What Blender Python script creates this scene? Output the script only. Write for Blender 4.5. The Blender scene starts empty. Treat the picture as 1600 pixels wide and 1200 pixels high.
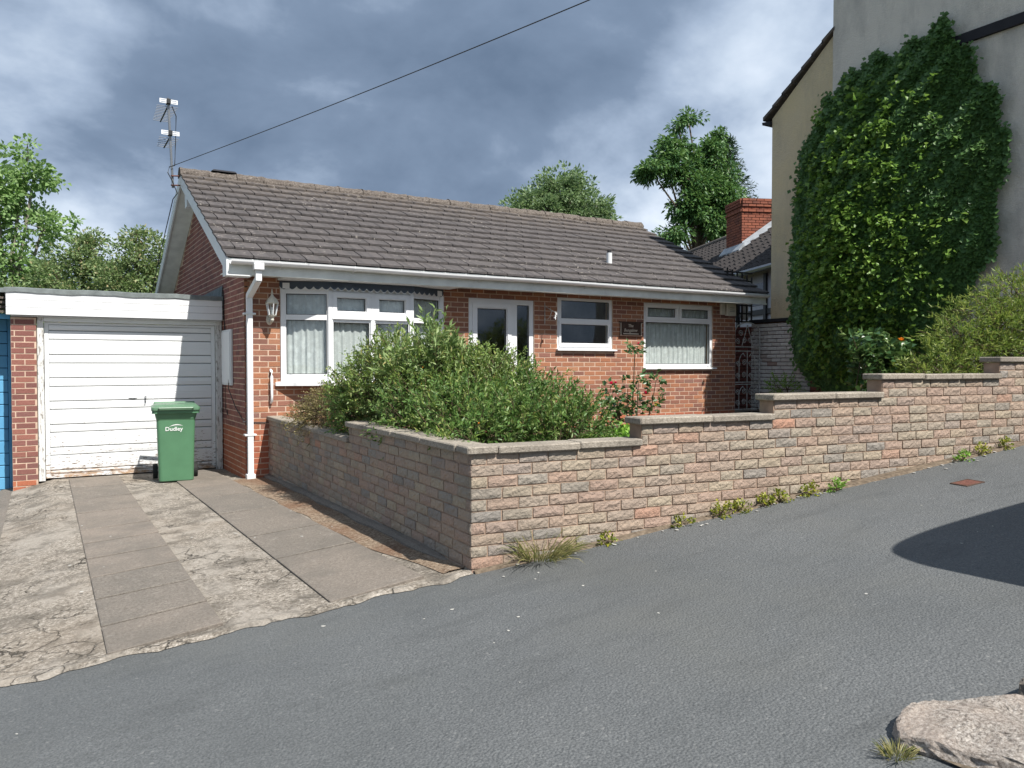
import bpy, math, random
import numpy as np
from mathutils import Vector, Matrix

random.seed(7)
rng = np.random.default_rng(11)
R = math.radians
scene = bpy.context.scene
col = scene.collection

# ------------------------------------------------------------------ camera
cam_d = bpy.data.cameras.new('camera')
cam_d.sensor_fit = 'HORIZONTAL'
cam_d.sensor_width = 36.0
cam_d.lens = 36.0 * 1220.0 / 1600.0
cam_d.clip_start = 0.05
cam_d.clip_end = 3000
cam = bpy.data.objects.new('camera', cam_d)
col.objects.link(cam)
CAM = Vector((-2.258, -10.543, 1.536))
cam.location = CAM
cam.rotation_euler = (R(90 - 1.409), 0, R(-31.0))
scene.camera = cam

# ------------------------------------------------------------------ sun and sky
SUN = Vector((0.22, -1.0, 1.35)).normalized()          # towards the sun
sd = bpy.data.lights.new('sun', 'SUN')
sd.energy = 4.8
sd.angle = R(0.53)
sd.color = (1.0, 0.955, 0.89)
sun = bpy.data.objects.new('sun', sd)
col.objects.link(sun)
sun.location = (4, -20, 27)
sun.rotation_euler = (-SUN).to_track_quat('-Z', 'Y').to_euler()

world = bpy.data.worlds.new('World')
scene.world = world
world.use_nodes = True
wt = world.node_tree
wt.nodes.clear()


def nd(nt, t, ins=None, **props):
    n = nt.nodes.new(t)
    for k, v in props.items():
        setattr(n, k, v)
    for k, v in (ins or {}).items():
        s = n.inputs[k]
        if hasattr(v, 'is_output') or isinstance(v, bpy.types.NodeSocket):
            nt.links.new(v, s)
        else:
            s.default_value = v
    return n


def c4(c):
    return (c[0], c[1], c[2], 1.0)


def ramp(nt, fac, stops, interp='LINEAR'):
    n = nd(nt, 'ShaderNodeValToRGB', {'Fac': fac})
    n.color_ramp.interpolation = interp
    e = n.color_ramp.elements
    while len(e) < len(stops):
        e.new(0.5)
    for i, (p, c) in enumerate(stops):
        e[i].position = p
        e[i].color = c4(c) if not isinstance(c, (int, float)) else (c, c, c, 1)
    return n.outputs['Color']


def mixc(nt, fac, a, b, mode='MIX'):
    n = nt.nodes.new('ShaderNodeMix')
    n.data_type = 'RGBA'
    n.blend_type = mode
    n.clamp_factor = True
    for i, v in ((0, fac), (6, a), (7, b)):
        s = n.inputs[i]
        if isinstance(v, bpy.types.NodeSocket):
            nt.links.new(v, s)
        else:
            s.default_value = v if i == 0 else c4(v)
    return n.outputs[2]


def math_(nt, op, a, b=0.0, c=None, clamp=False):
    n = nt.nodes.new('ShaderNodeMath')
    n.operation = op
    n.use_clamp = clamp
    for i, v in enumerate((a, b, c)):
        if v is None:
            continue
        if isinstance(v, bpy.types.NodeSocket):
            nt.links.new(v, n.inputs[i])
        else:
            n.inputs[i].default_value = v
    return n.outputs[0]


def noise(nt, vec, scale, detail=4.0, rough=0.55, dist=0.0):
    n = nd(nt, 'ShaderNodeTexNoise', {'Scale': scale, 'Detail': detail, 'Roughness': rough, 'Distortion': dist})
    if vec is not None:
        nt.links.new(vec, n.inputs['Vector'])
    return n.outputs['Fac']


def mapping(nt, vec, scale=(1, 1, 1), loc=(0, 0, 0), rot=(0, 0, 0)):
    n = nd(nt, 'ShaderNodeMapping', {'Scale': scale, 'Location': loc, 'Rotation': rot})
    nt.links.new(vec, n.inputs['Vector'])
    return n.outputs['Vector']


# cloudy sky: Nishita seen through gaps of a broken cloud deck (all directions alike)
sky = nd(wt, 'ShaderNodeTexSky', sky_type='NISHITA', sun_disc=False)
sky.sun_elevation = math.asin(SUN.z)
sky.sun_rotation = math.atan2(SUN.x, SUN.y)
tc = nd(wt, 'ShaderNodeTexCoord').outputs['Generated']
sep = nd(wt, 'ShaderNodeSeparateXYZ', {'Vector': tc})
zz = math_(wt, 'ADD', math_(wt, 'MAXIMUM', sep.outputs['Z'], 0.0), 0.42)
px = math_(wt, 'DIVIDE', sep.outputs['X'], zz)
py = math_(wt, 'DIVIDE', sep.outputs['Y'], zz)
pv = nd(wt, 'ShaderNodeCombineXYZ', {'X': px, 'Y': py, 'Z': 3.1}).outputs['Vector']
SKY_OFF = (13.89, 11.2, 0.0)
pm_ = mapping(wt, pv, (1, 1, 1), SKY_OFF)
n1 = noise(wt, pm_, 0.95, 5.0, 0.5, 0.25)
n2 = noise(wt, pm_, 3.4, 6.0, 0.55, 0.15)
n3 = noise(wt, mapping(wt, pv, (1, 1, 1), (9.1, 4.2, 1)), 0.5, 3.0, 0.5)
cl = math_(wt, 'ADD', math_(wt, 'MULTIPLY', n1, 0.66), math_(wt, 'MULTIPLY', n2, 0.34))
ccol = ramp(wt, cl, [(0.36, (1.05, 1.50, 2.25)), (0.44, (1.55, 2.1, 3.0)), (0.495, (2.8, 3.5, 4.6)), (0.54, (4.2, 4.95, 6.0)), (0.63, (6.8, 7.4, 8.2))])
gap = ramp(wt, n3, [(0.60, 0.0), (0.74, 0.55)])
skc = mixc(wt, gap, ccol, sky.outputs['Color'])
bg = nd(wt, 'ShaderNodeBackground', {'Color': skc, 'Strength': 0.1})
wo = nd(wt, 'ShaderNodeOutputWorld', {'Surface': bg.outputs[0]})

vs = scene.view_settings
vs.view_transform = 'Standard'
vs.look = 'None'
vs.exposure = 0.53
vs.gamma = 1.0
vs.use_curve_mapping = False

# ------------------------------------------------------------------ material helpers


class Mt:
    def __init__(self, name):
        self.m = bpy.data.materials.new(name)
        self.m.use_nodes = True
        self.nt = self.m.node_tree
        self.nt.nodes.clear()
        self.out = self.nt.nodes.new('ShaderNodeOutputMaterial')
        self.geo = self.nt.nodes.new('ShaderNodeNewGeometry')
        self.pos = self.geo.outputs['Position']

    def rnd(self):
        oi = self.nt.nodes.new('ShaderNodeObjectInfo')
        s = math_(self.nt, 'ADD', oi.outputs['Random'], self.geo.outputs['Random Per Island'])
        return math_(self.nt, 'FRACT', s)

    def bump(self, h, strength=0.5, dist=0.01):
        n = nd(self.nt, 'ShaderNodeBump', {'Height': h, 'Strength': strength, 'Distance': dist})
        return n.outputs['Normal']

    def fin(self, color, rough=0.8, normal=None, spec=0.3, metal=0.0, **kw):
        ins = {'Roughness': rough, 'Specular IOR Level': spec, 'Metallic': metal}
        ins['Base Color'] = color if isinstance(color, bpy.types.NodeSocket) else c4(color)
        if normal is not None:
            ins['Normal'] = normal
        ins.update(kw)
        b = nd(self.nt, 'ShaderNodeBsdfPrincipled', ins)
        self.nt.links.new(b.outputs[0], self.out.inputs['Surface'])
        self.bsdf = b
        return self.m


M = {}


def simple(name, color, rough=0.5, spec=0.4, metal=0.0, vary=0.12, scale=6.0, bump=0.0):
    t = Mt(name)
    nt = t.nt
    f = noise(nt, t.pos, scale, 5)
    f2 = ramp(nt, f, [(0.3, 0.0), (0.7, 1.0)])
    a = tuple(x * (1 - vary) for x in color)
    b = tuple(min(1, x * (1 + vary * 0.6)) for x in color)
    c = mixc(nt, f2, a, b)
    nrm = t.bump(noise(nt, t.pos, scale * 12, 3), bump, 0.004) if bump else None
    M[name] = t.fin(c, rough, nrm, spec, metal)


def brick_mat(name, stops, dirt=(0.05, 0.045, 0.04), bump=0.5, bs=140.0, bd=0.006, streak=0.35, rough=0.9, spk=90.0):
    t = Mt(name)
    nt = t.nt
    r = t.rnd()
    base = ramp(nt, r, stops)
    sp = noise(nt, t.pos, spk, 5, 0.75)
    base = mixc(nt, ramp(nt, sp, [(0.35, 0.0), (0.75, 0.45)]), base, tuple(x * 0.55 for x in stops[0][1]))
    base = mixc(nt, ramp(nt, noise(nt, t.pos, 230, 2), [(0.55, 0.0), (0.8, 0.3)]), base, (0.55, 0.45, 0.38))
    big = noise(nt, t.pos, 1.7, 5, 0.6)
    base = mixc(nt, ramp(nt, big, [(0.5, 0.0), (0.8, streak)]), base, dirt)
    h = math_(nt, 'ADD', noise(nt, t.pos, bs, 4, 0.7), math_(nt, 'MULTIPLY', noise(nt, t.pos, bs * 0.3, 3), 1.2))
    M[name] = t.fin(base, rough, t.bump(h, bump, bd), 0.2)


brick_mat('brick_red', [(0.0, (0.215, 0.105, 0.082)), (0.22, (0.32, 0.137, 0.086)), (0.42, (0.42, 0.180, 0.095)), (0.6, (0.285, 0.130, 0.098)), (0.75, (0.46, 0.225, 0.125)), (0.88, (0.38, 0.152, 0.080)), (1.0, (0.25, 0.135, 0.11))])
brick_mat('brick_dark', [(0.0, (0.195, 0.085, 0.075)), (0.3, (0.27, 0.11, 0.09)), (0.6, (0.33, 0.14, 0.105)), (0.8, (0.29, 0.12, 0.10)), (1.0, (0.22, 0.105, 0.095))])
brick_mat('brick_orange', [(0.0, (0.40, 0.125, 0.07)), (0.5, (0.47, 0.16, 0.085)), (1.0, (0.35, 0.115, 0.07))])
brick_mat('brick_chimney', [(0.0, (0.26, 0.085, 0.055)), (0.5, (0.36, 0.125, 0.075)), (1.0, (0.20, 0.075, 0.055))], streak=0.6)
brick_mat('stone_brick', [(0.0, (0.285, 0.262, 0.235)), (0.16, (0.41, 0.34, 0.255)), (0.32, (0.42, 0.295, 0.23)), (0.48, (0.315, 0.288, 0.255)), (0.62, (0.44, 0.365, 0.27)), (0.78, (0.42, 0.30, 0.235)), (0.96, (0.38, 0.32, 0.255)), (1.0, (0.50, 0.275, 0.19))], bump=0.8, bs=55, bd=0.016, streak=0.34, spk=55.0)
brick_mat('white_brick', [(0.0, (0.72, 0.70, 0.66)), (0.4, (0.82, 0.80, 0.76)), (0.8, (0.76, 0.74, 0.70)), (0.93, (0.62, 0.57, 0.52)), (1.0, (0.36, 0.20, 0.15))], bump=0.9, bs=60, bd=0.012, streak=0.2)
simple('mortar', (0.58, 0.43, 0.33), 0.95, 0.1, vary=0.25, scale=9, bump=0.5)
simple('mortar_stone', (0.36, 0.26, 0.195), 0.95, 0.1, vary=0.3, scale=9, bump=0.6)
simple('mortar_dark', (0.10, 0.065, 0.05), 0.95, 0.1, vary=0.3, scale=9, bump=0.6)

# concrete coping
t = Mt('coping')
nt = t.nt
c = ramp(nt, noise(nt, t.pos, 60, 5, 0.75), [(0.32, (0.16, 0.14, 0.115)), (0.5, (0.37, 0.325, 0.265)), (0.72, (0.52, 0.47, 0.40))])
c = mixc(nt, ramp(nt, noise(nt, t.pos, 2.3, 5), [(0.48, 0.0), (0.75, 0.6)]), c, (0.15, 0.13, 0.11))
c = mixc(nt, math_(nt, 'MULTIPLY', t.rnd(), 0.25), c, (0.2, 0.18, 0.16))
M['coping'] = t.fin(c, 0.95, t.bump(noise(nt, t.pos, 110, 4, 0.7), 0.9, 0.008), 0.15)

# asphalt
t = Mt('asphalt')
nt = t.nt
sp = noise(nt, t.pos, 95, 4, 0.8)
vo = nd(nt, 'ShaderNodeTexVoronoi', {'Scale': 80.0, 'Vector': t.pos})
c = ramp(nt, sp, [(0.30, (0.058, 0.062, 0.064)), (0.5, (0.115, 0.121, 0.123)), (0.70, (0.185, 0.192, 0.193))])
c = mixc(nt, ramp(nt, vo.outputs['Distance'], [(0.0, 0.35), (0.35, 0.0)]), c, (0.19, 0.197, 0.197))
vc = nd(nt, 'ShaderNodeSeparateColor', {'Color': vo.outputs['Color']})
c = mixc(nt, ramp(nt, vc.outputs[0], [(0.985, 0.0), (0.998, 0.4)]), c, (0.28, 0.28, 0.27))
c = mixc(nt, ramp(nt, noise(nt, t.pos, 0.55, 5, 0.6), [(0.40, 0.0), (0.68, 0.45)]), c, (0.070, 0.076, 0.078))
c = mixc(nt, ramp(nt, noise(nt, mapping(nt, t.pos, (1, 1, 1), (5, 2, 1)), 0.8, 4, 0.6), [(0.48, 0.0), (0.72, 0.4)]), c, (0.130, 0.131, 0.120))
c = mixc(nt, ramp(nt, noise(nt, mapping(nt, t.pos, (0.6, 2.2, 1), (5, 2, 1)), 2.4, 5, 0.65), [(0.52, 0.0), (0.75, 0.4)]), c, (0.055, 0.059, 0.06))
h = math_(nt, 'ADD', sp, math_(nt, 'MULTIPLY', vo.outputs['Distance'], -1.4))
M['asphalt'] = t.fin(c, 0.88, t.bump(h, 0.6, 0.006), 0.25)

# old cracked concrete
t = Mt('old_concrete')
nt = t.nt
warp = nd(nt, 'ShaderNodeVectorMath', {0: t.pos}, operation='ADD')
nn = nd(nt, 'ShaderNodeTexNoise', {'Scale': 5.0, 'Detail': 6.0, 'Vector': t.pos})
sc = nd(nt, 'ShaderNodeVectorMath', {0: nn.outputs['Color'], 'Scale': 0.35}, operation='SCALE')
nt.links.new(sc.outputs[0], warp.inputs[1])
vo = nd(nt, 'ShaderNodeTexVoronoi', {'Scale': 4.2, 'Vector': warp.outputs[0]}, feature='DISTANCE_TO_EDGE')
crack = ramp(nt, vo.outputs['Distance'], [(0.0, 0.95), (0.035, 0.0)])
crm = ramp(nt, noise(nt, t.pos, 0.8, 3), [(0.46, 0.0), (0.56, 1.0)])
crack = math_(nt, 'MULTIPLY', crack, crm)
c = ramp(nt, noise(nt, t.pos, 42, 6, 0.82), [(0.34, (0.05, 0.043, 0.034)), (0.43, (0.19, 0.165, 0.134)), (0.53, (0.315, 0.28, 0.236)), (0.66, (0.57, 0.52, 0.455))])
smooth = ramp(nt, noise(nt, mapping(nt, t.pos, (1.2, 0.7, 1)), 1.5, 7, 0.68), [(0.50, 0.0), (0.54, 1.0)])
c = mixc(nt, math_(nt, 'MULTIPLY', smooth, 0.6), c, (0.365, 0.33, 0.285))
c = mixc(nt, ramp(nt, noise(nt, t.pos, 3.6, 6, 0.7), [(0.48, 0.0), (0.61, 0.7)]), c, (0.125, 0.111, 0.092))
c = mixc(nt, ramp(nt, noise(nt, mapping(nt, t.pos, (1, 1, 1), (3, 7, 1)), 0.9, 4), [(0.5, 0.0), (0.7, 0.25)]), c, (0.34, 0.27, 0.20))
c = mixc(nt, crack, c, (0.04, 0.035, 0.028))
h = math_(nt, 'ADD', math_(nt, 'MULTIPLY', noise(nt, t.pos, 42, 6, 0.82), 1.4), math_(nt, 'MULTIPLY', crack, -2.0))
h = math_(nt, 'ADD', h, math_(nt, 'MULTIPLY', smooth, 0.5))
M['old_concrete'] = t.fin(c, 0.95, t.bump(h, 0.8, 0.010), 0.15)

t = Mt('paving')
nt = t.nt
c = ramp(nt, noise(nt, t.pos, 55, 6, 0.8), [(0.3, (0.085, 0.075, 0.064)), (0.5, (0.19, 0.168, 0.143)), (0.72, (0.32, 0.287, 0.25))])
c = mixc(nt, math_(nt, 'MULTIPLY', t.rnd(), 0.45), c, (0.30, 0.245, 0.20))
c = mixc(nt, ramp(nt, noise(nt, t.pos, 2.2, 6, 0.65), [(0.42, 0.0), (0.68, 0.65)]), c, (0.135, 0.124, 0.108))
c = mixc(nt, ramp(nt, noise(nt, mapping(nt, t.pos, (1, 1, 1), (2, 8, 0)), 9, 5, 0.7), [(0.6, 0.0), (0.75, 0.5)]), c, (0.40, 0.37, 0.33))
M['paving'] = t.fin(c, 0.92, t.bump(noise(nt, t.pos, 60, 5, 0.75), 0.8, 0.010), 0.2)

# roof tiles
t = Mt('roof_tile')
nt = t.nt
c = ramp(nt, t.rnd(), [(0.0, (0.062, 0.056, 0.055)), (0.4, (0.080, 0.072, 0.071)), (0.75, (0.093, 0.082, 0.079)), (1.0, (0.070, 0.063, 0.063))])
c = mixc(nt, ramp(nt, noise(nt, t.pos, 45, 5, 0.75), [(0.4, 0.0), (0.75, 0.5)]), c, (0.14, 0.13, 0.127))
lich = math_(nt, 'MULTIPLY', ramp(nt, noise(nt, t.pos, 17, 5, 0.7), [(0.605, 0.0), (0.65, 1.0)]), ramp(nt, noise(nt, t.pos, 1.1, 3), [(0.42, 0.0), (0.6, 1.0)]))
c = mixc(nt, math_(nt, 'MULTIPLY', lich, 0.8), c, (0.46, 0.42, 0.37))
spz = nd(nt, 'ShaderNodeSeparateXYZ', {'Vector': t.pos})
moss = math_(nt, 'MULTIPLY', ramp(nt, math_(nt, 'MULTIPLY', spz.outputs['Z'], 0.2), [(0.82, 0.0), (0.935, 1.0)]), ramp(nt, noise(nt, t.pos, 8, 5, 0.7), [(0.38, 0.0), (0.6, 1.0)]))
c = mixc(nt, math_(nt, 'MULTIPLY', moss, 0.45), c, (0.20, 0.16, 0.12))
M['roof_tile'] = t.fin(c, 0.9, t.bump(noise(nt, t.pos, 160, 3, 0.7), 0.4, 0.004), 0.25)

t = Mt('ridge_tile')
nt = t.nt
c = ramp(nt, noise(nt, t.pos, 30, 6, 0.8), [(0.3, (0.06, 0.054, 0.05)), (0.46, (0.135, 0.115, 0.10)), (0.60, (0.22, 0.19, 0.165)), (0.72, (0.50, 0.48, 0.45))])
M['ridge_tile'] = t.fin(c, 0.95, t.bump(noise(nt, t.pos, 60, 5, 0.8), 1.0, 0.02), 0.1)

simple('white_upvc', (0.80, 0.81, 0.82), 0.32, 0.5, vary=0.03, scale=3)
simple('white_trim', (0.72, 0.74, 0.745), 0.45, 0.4, vary=0.06, scale=4)
simple('fascia_paint', (0.77, 0.79, 0.75), 0.55, 0.3, vary=0.14, scale=5)
simple('grey_felt', (0.20, 0.225, 0.225), 0.95, 0.1, vary=0.25, scale=12, bump=0.7)
simple('dark_felt', (0.035, 0.035, 0.04), 0.9, 0.2)
simple('black_metal', (0.02, 0.021, 0.023), 0.55, 0.4)
simple('grey_metal', (0.30, 0.31, 0.32), 0.4, 0.5, metal=0.7)
simple('gate_metal', (0.50, 0.50, 0.47), 0.6, 0.4, metal=0.0, vary=0.5, scale=25)
simple('dark_rubber', (0.02, 0.02, 0.02), 0.75, 0.3)
simple('cream_plastic', (0.62, 0.60, 0.52), 0.45, 0.4)
simple('interior', (0.10, 0.10, 0.10), 0.9, 0.1)
simple('dark_timber', (0.065, 0.035, 0.025), 0.55, 0.35, vary=0.4, scale=25)
simple('letter_cream', (0.60, 0.52, 0.42), 0.6, 0.3)
simple('pelmet_blue', (0.075, 0.095, 0.125), 0.8, 0.2)
simple('red_rust', (0.15, 0.062, 0.045), 0.8, 0.3, vary=0.4, scale=40, bump=0.5)
simple('pantile', (0.050, 0.044, 0.042), 0.85, 0.25, vary=0.5, scale=14, bump=0.4)
simple('lead', (0.36, 0.39, 0.42), 0.6, 0.4, vary=0.25)
simple('soil', (0.075, 0.055, 0.04), 0.95, 0.1, vary=0.4, scale=20, bump=0.9)
simple('joint_dirt', (0.035, 0.032, 0.022), 0.95, 0.1, vary=0.5, scale=15)
simple('dirt', (0.17, 0.135, 0.10), 0.95, 0.1, vary=0.5, scale=30, bump=0.9)
simple('ground_green', (0.07, 0.085, 0.04), 0.95, 0.1, vary=0.4, scale=3)
simple('bark', (0.16, 0.13, 0.10), 0.9, 0.15, vary=0.4, scale=20, bump=0.8)
simple('bark_pale', (0.25, 0.23, 0.19), 0.9, 0.15, vary=0.35, scale=20, bump=0.8)
simple('twig', (0.12, 0.09, 0.055), 0.85, 0.2, vary=0.4, scale=30)
simple('bin_green', (0.085, 0.205, 0.110), 0.42, 0.45, vary=0.1, scale=5, bump=0.12)
simple('bin_lid', (0.10, 0.20, 0.118), 0.40, 0.45, vary=0.14, scale=7, bump=0.12)
simple('print_white', (0.80, 0.82, 0.80), 0.5, 0.3, vary=0.02)
simple('petal_pink', (0.75, 0.05, 0.16), 0.6, 0.3, vary=0.2, scale=40)
simple('petal_yellow', (0.85, 0.72, 0.10), 0.6, 0.3, vary=0.15, scale=40)
simple('petal_orange', (0.85, 0.38, 0.05), 0.6, 0.3, vary=0.2, scale=40)
simple('van_paint', (0.05, 0.06, 0.075), 0.25, 0.6, vary=0.03)
simple('van_glass', (0.02, 0.022, 0.025), 0.08, 0.6)
simple('white_wall', (0.70, 0.71, 0.72), 0.85, 0.15, vary=0.12, scale=4)
simple('chip', (0.42, 0.41, 0.38), 0.9, 0.2, vary=0.2, scale=40)

# flaking white garage door paint
t = Mt('garage_paint')
nt = t.nt
sp = nd(nt, 'ShaderNodeSeparateXYZ', {'Vector': t.pos})
zn = sp.outputs['Z']
c = mixc(nt, ramp(nt, noise(nt, t.pos, 2.2, 4), [(0.35, 0.0), (0.75, 0.35)]), (0.76, 0.775, 0.785), (0.66, 0.655, 0.63))
low = ramp(nt, math_(nt, 'DIVIDE', zn, 2.1), [(0.0, 0.18), (0.13, 0.12), (0.27, 0.075), (0.42, 0.02), (0.6, 0.0)])
fl = noise(nt, mapping(nt, t.pos, (0.35, 1, 1.5)), 34, 6, 0.72)
flm = ramp(nt, math_(nt, 'ADD', fl, low), [(0.685, 0.0), (0.71, 1.0)])
c = mixc(nt, flm, c, mixc(nt, noise(nt, t.pos, 60, 3), (0.10, 0.085, 0.075), (0.36, 0.27, 0.21)))
rust = math_(nt, 'MULTIPLY', ramp(nt, math_(nt, 'DIVIDE', zn, 2.1), [(0.02, 1.0), (0.085, 0.0)]), ramp(nt, noise(nt, mapping(nt, t.pos, (1, 1, 2)), 5, 5, 0.7), [(0.42, 0.0), (0.58, 0.85)]))
c = mixc(nt, rust, c, (0.40, 0.235, 0.11))
M['garage_paint'] = t.fin(c, 0.5, t.bump(flm, -0.3, 0.003), 0.35)

t = Mt('old_frame_paint')
nt = t.nt
fl = noise(nt, mapping(nt, t.pos, (1.5, 1, 0.3)), 30, 6, 0.7)
c = mixc(nt, ramp(nt, fl, [(0.55, 0.0), (0.59, 1.0)]), (0.66, 0.66, 0.64), (0.30, 0.28, 0.255))
M['old_frame_paint'] = t.fin(c, 0.75, None, 0.2)

t = Mt('blue_paint')
nt = t.nt
c = ramp(nt, noise(nt, t.pos, 3, 5), [(0.3, (0.09, 0.30, 0.52)), (0.7, (0.13, 0.38, 0.60))])
M['blue_paint'] = t.fin(c, 0.55, None, 0.3)


def render_mat(name, a, b, stain, stops=(0.5, 0.8), st=0.6):
    t = Mt(name)
    nt = t.nt
    c = mixc(nt, ramp(nt, noise(nt, t.pos, 0.9, 5, 0.6), [(0.35, 0.0), (0.7, 1.0)]), a, b)
    c = mixc(nt, ramp(nt, noise(nt, mapping(nt, t.pos, (1, 1.3, 0.5)), 1.6, 6, 0.68), [(stops[0], 0.0), (stops[1], st)]), c, stain)
    c = mixc(nt, ramp(nt, noise(nt, t.pos, 70, 3, 0.7), [(0.5, 0.0), (0.75, 0.35)]), c, stain)
    h = math_(nt, 'ADD', noise(nt, mapping(nt, t.pos, (1, 0.7, 1.6)), 38, 4, 0.7), math_(nt, 'MULTIPLY', noise(nt, t.pos, 9, 3), 0.8))
    M[name] = t.fin(c, 0.95, t.bump(h, 0.8, 0.02), 0.12)


render_mat('render_cream', (0.74, 0.61, 0.37), (0.69, 0.58, 0.40), (0.42, 0.37, 0.28), stops=(0.45, 0.75), st=0.6)
render_mat('render_grey', (0.80, 0.745, 0.645), (0.71, 0.66, 0.58), (0.35, 0.335, 0.31), stops=(0.45, 0.75), st=0.7)

# glass
t = Mt('glass')
nt = t.nt
lw = nd(nt, 'ShaderNodeLayerWeight', {'Blend': 0.5})
fr = math_(nt, 'ADD', 0.045, math_(nt, 'MULTIPLY', math_(nt, 'POWER', lw.outputs['Facing'], 4.0), 0.9), clamp=True)
tr = nd(nt, 'ShaderNodeBsdfTransparent', {'Color': (0.95, 0.97, 0.965, 1)})
gl = nd(nt, 'ShaderNodeBsdfGlossy', {'Color': (1, 1, 1, 1), 'Roughness': 0.015,
        'Normal': t.bump(noise(nt, t.pos, 1.3, 2), 0.06, 0.05)})
mx = nd(nt, 'ShaderNodeMixShader', {0: fr, 1: tr.outputs[0], 2: gl.outputs[0]})
nt.links.new(mx.outputs[0], t.out.inputs['Surface'])
M['glass'] = t.m

# lace
t = Mt('lace')
nt = t.nt
sp = nd(nt, 'ShaderNodeSeparateXYZ', {'Vector': t.pos})
low = ramp(nt, math_(nt, 'MULTIPLY', math_(nt, 'SUBTRACT', sp.outputs['Z'], 1.2), 0.8), [(0.05, 0.10), (0.3, 0.06), (0.55, 0.02), (0.8, 0.0)])
fl = nd(nt, 'ShaderNodeTexVoronoi', {'Scale': 11.0, 'Vector': mapping(nt, t.pos, (1, 1, .8)), 'Randomness': 1.0}, feature='SMOOTH_F1')
n_ = noise(nt, t.pos, 28, 4, 0.6)
pat = math_(nt, 'ADD', math_(nt, 'ADD', ramp(nt, fl.outputs['Distance'], [(0.18, 0.16), (0.42, 0.0)]), low), math_(nt, 'MULTIPLY', n_, 0.5))
op = ramp(nt, pat, [(0.26, 0.80), (0.44, 0.99)])
df = nd(nt, 'ShaderNodeBsdfDiffuse', {'Color': (0.88, 0.90, 0.89, 1)})
tl = nd(nt, 'ShaderNodeBsdfTranslucent', {'Color': (0.7, 0.72, 0.71, 1)})
m1 = nd(nt, 'ShaderNodeMixShader', {0: 0.25, 1: df.outputs[0], 2: tl.outputs[0]})
tr = nd(nt, 'ShaderNodeBsdfTransparent')
mx = nd(nt, 'ShaderNodeMixShader', {0: op, 1: tr.outputs[0], 2: m1.outputs[0]})
nt.links.new(mx.outputs[0], t.out.inputs['Surface'])
M['lace'] = t.m


def leaf_mat(name, stops, rough=0.45, trans=0.35, spec=0.45, gain=1.8):
    t = Mt(name)
    nt = t.nt
    r = t.geo.outputs['Random Per Island']
    stops = [(p, tuple(x * gain for x in c_)) for p, c_ in stops]
    c = ramp(nt, r, stops)
    c = mixc(nt, ramp(nt, noise(nt, t.pos, 2.2, 4), [(0.4, 0.0), (0.7, 0.3)]), c, stops[0][1])
    b = nd(nt, 'ShaderNodeBsdfPrincipled', {'Base Color': c, 'Roughness': rough, 'Specular IOR Level': spec})
    tc_ = mixc(nt, 0.4, c, (0.16, 0.25, 0.05))
    tl = nd(nt, 'ShaderNodeBsdfTranslucent', {'Color': tc_})
    mx = nd(nt, 'ShaderNodeMixShader', {0: trans, 1: b.outputs[0], 2: tl.outputs[0]})
    nt.links.new(mx.outputs[0], t.out.inputs['Surface'])
    M[name] = t.m


leaf_mat('leaf_shrub', [(0.0, (0.05, 0.085, 0.018)), (0.4, (0.10, 0.15, 0.032)), (0.75, (0.155, 0.205, 0.048)), (0.95, (0.22, 0.25, 0.085)), (1.0, (0.24, 0.20, 0.06))])
leaf_mat('leaf_shrub_pale', [(0.0, (0.08, 0.13, 0.04)), (0.5, (0.15, 0.21, 0.075)), (0.9, (0.24, 0.29, 0.13)), (1.0, (0.26, 0.19, 0.07))])
leaf_mat('leaf_fresh', [(0.0, (0.045, 0.095, 0.022)), (0.5, (0.085, 0.16, 0.038)), (0.9, (0.145, 0.20, 0.06)), (1.0, (0.22, 0.25, 0.10))], gain=1.6)
leaf_mat('leaf_heather', [(0.0, (0.06, 0.055, 0.02)), (0.5, (0.12, 0.10, 0.04)), (1.0, (0.19, 0.15, 0.065))], trans=0.2)
leaf_mat('leaf_ivy', [(0.0, (0.034, 0.070, 0.024)), (0.5, (0.046, 0.092, 0.027)), (0.9, (0.062, 0.115, 0.032)), (1.0, (0.09, 0.16, 0.042))], rough=0.4, trans=0.3, spec=0.3, gain=2.2)
leaf_mat('leaf_ivy_sunlit', [(0.0, (0.09, 0.19, 0.03)), (0.5, (0.17, 0.30, 0.05)), (1.0, (0.27, 0.41, 0.09))], rough=0.45, trans=0.4, gain=1.15)  # yellow-green young ivy leaves, with sunlight put into their colour
leaf_mat('leaf_maple', [(0.0, (0.06, 0.10, 0.02)), (0.5, (0.13, 0.175, 0.035)), (1.0, (0.25, 0.27, 0.065))], trans=0.45)
leaf_mat('leaf_rose', [(0.0, (0.025, 0.06, 0.022)), (0.6, (0.05, 0.10, 0.035)), (1.0, (0.11, 0.15, 0.05))], rough=0.35, spec=0.5, trans=0.25)
leaf_mat('leaf_cover', [(0.0, (0.08, 0.17, 0.02)), (0.6, (0.14, 0.27, 0.035)), (1.0, (0.22, 0.35, 0.06))], trans=0.4)
leaf_mat('leaf_lime', [(0.0, (0.085, 0.145, 0.05)), (0.5, (0.14, 0.22, 0.08)), (1.0, (0.25, 0.33, 0.16))], trans=0.5, gain=2.1)
leaf_mat('leaf_hawthorn', [(0.0, (0.06, 0.095, 0.04)), (0.5, (0.105, 0.145, 0.06)), (0.85, (0.15, 0.19, 0.085)), (1.0, (0.22, 0.18, 0.10))], trans=0.4, gain=2.3)
leaf_mat('leaf_ash', [(0.0, (0.06, 0.10, 0.05)), (0.5, (0.105, 0.155, 0.075)), (1.0, (0.175, 0.22, 0.12))], trans=0.4, gain=2.1)
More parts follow.
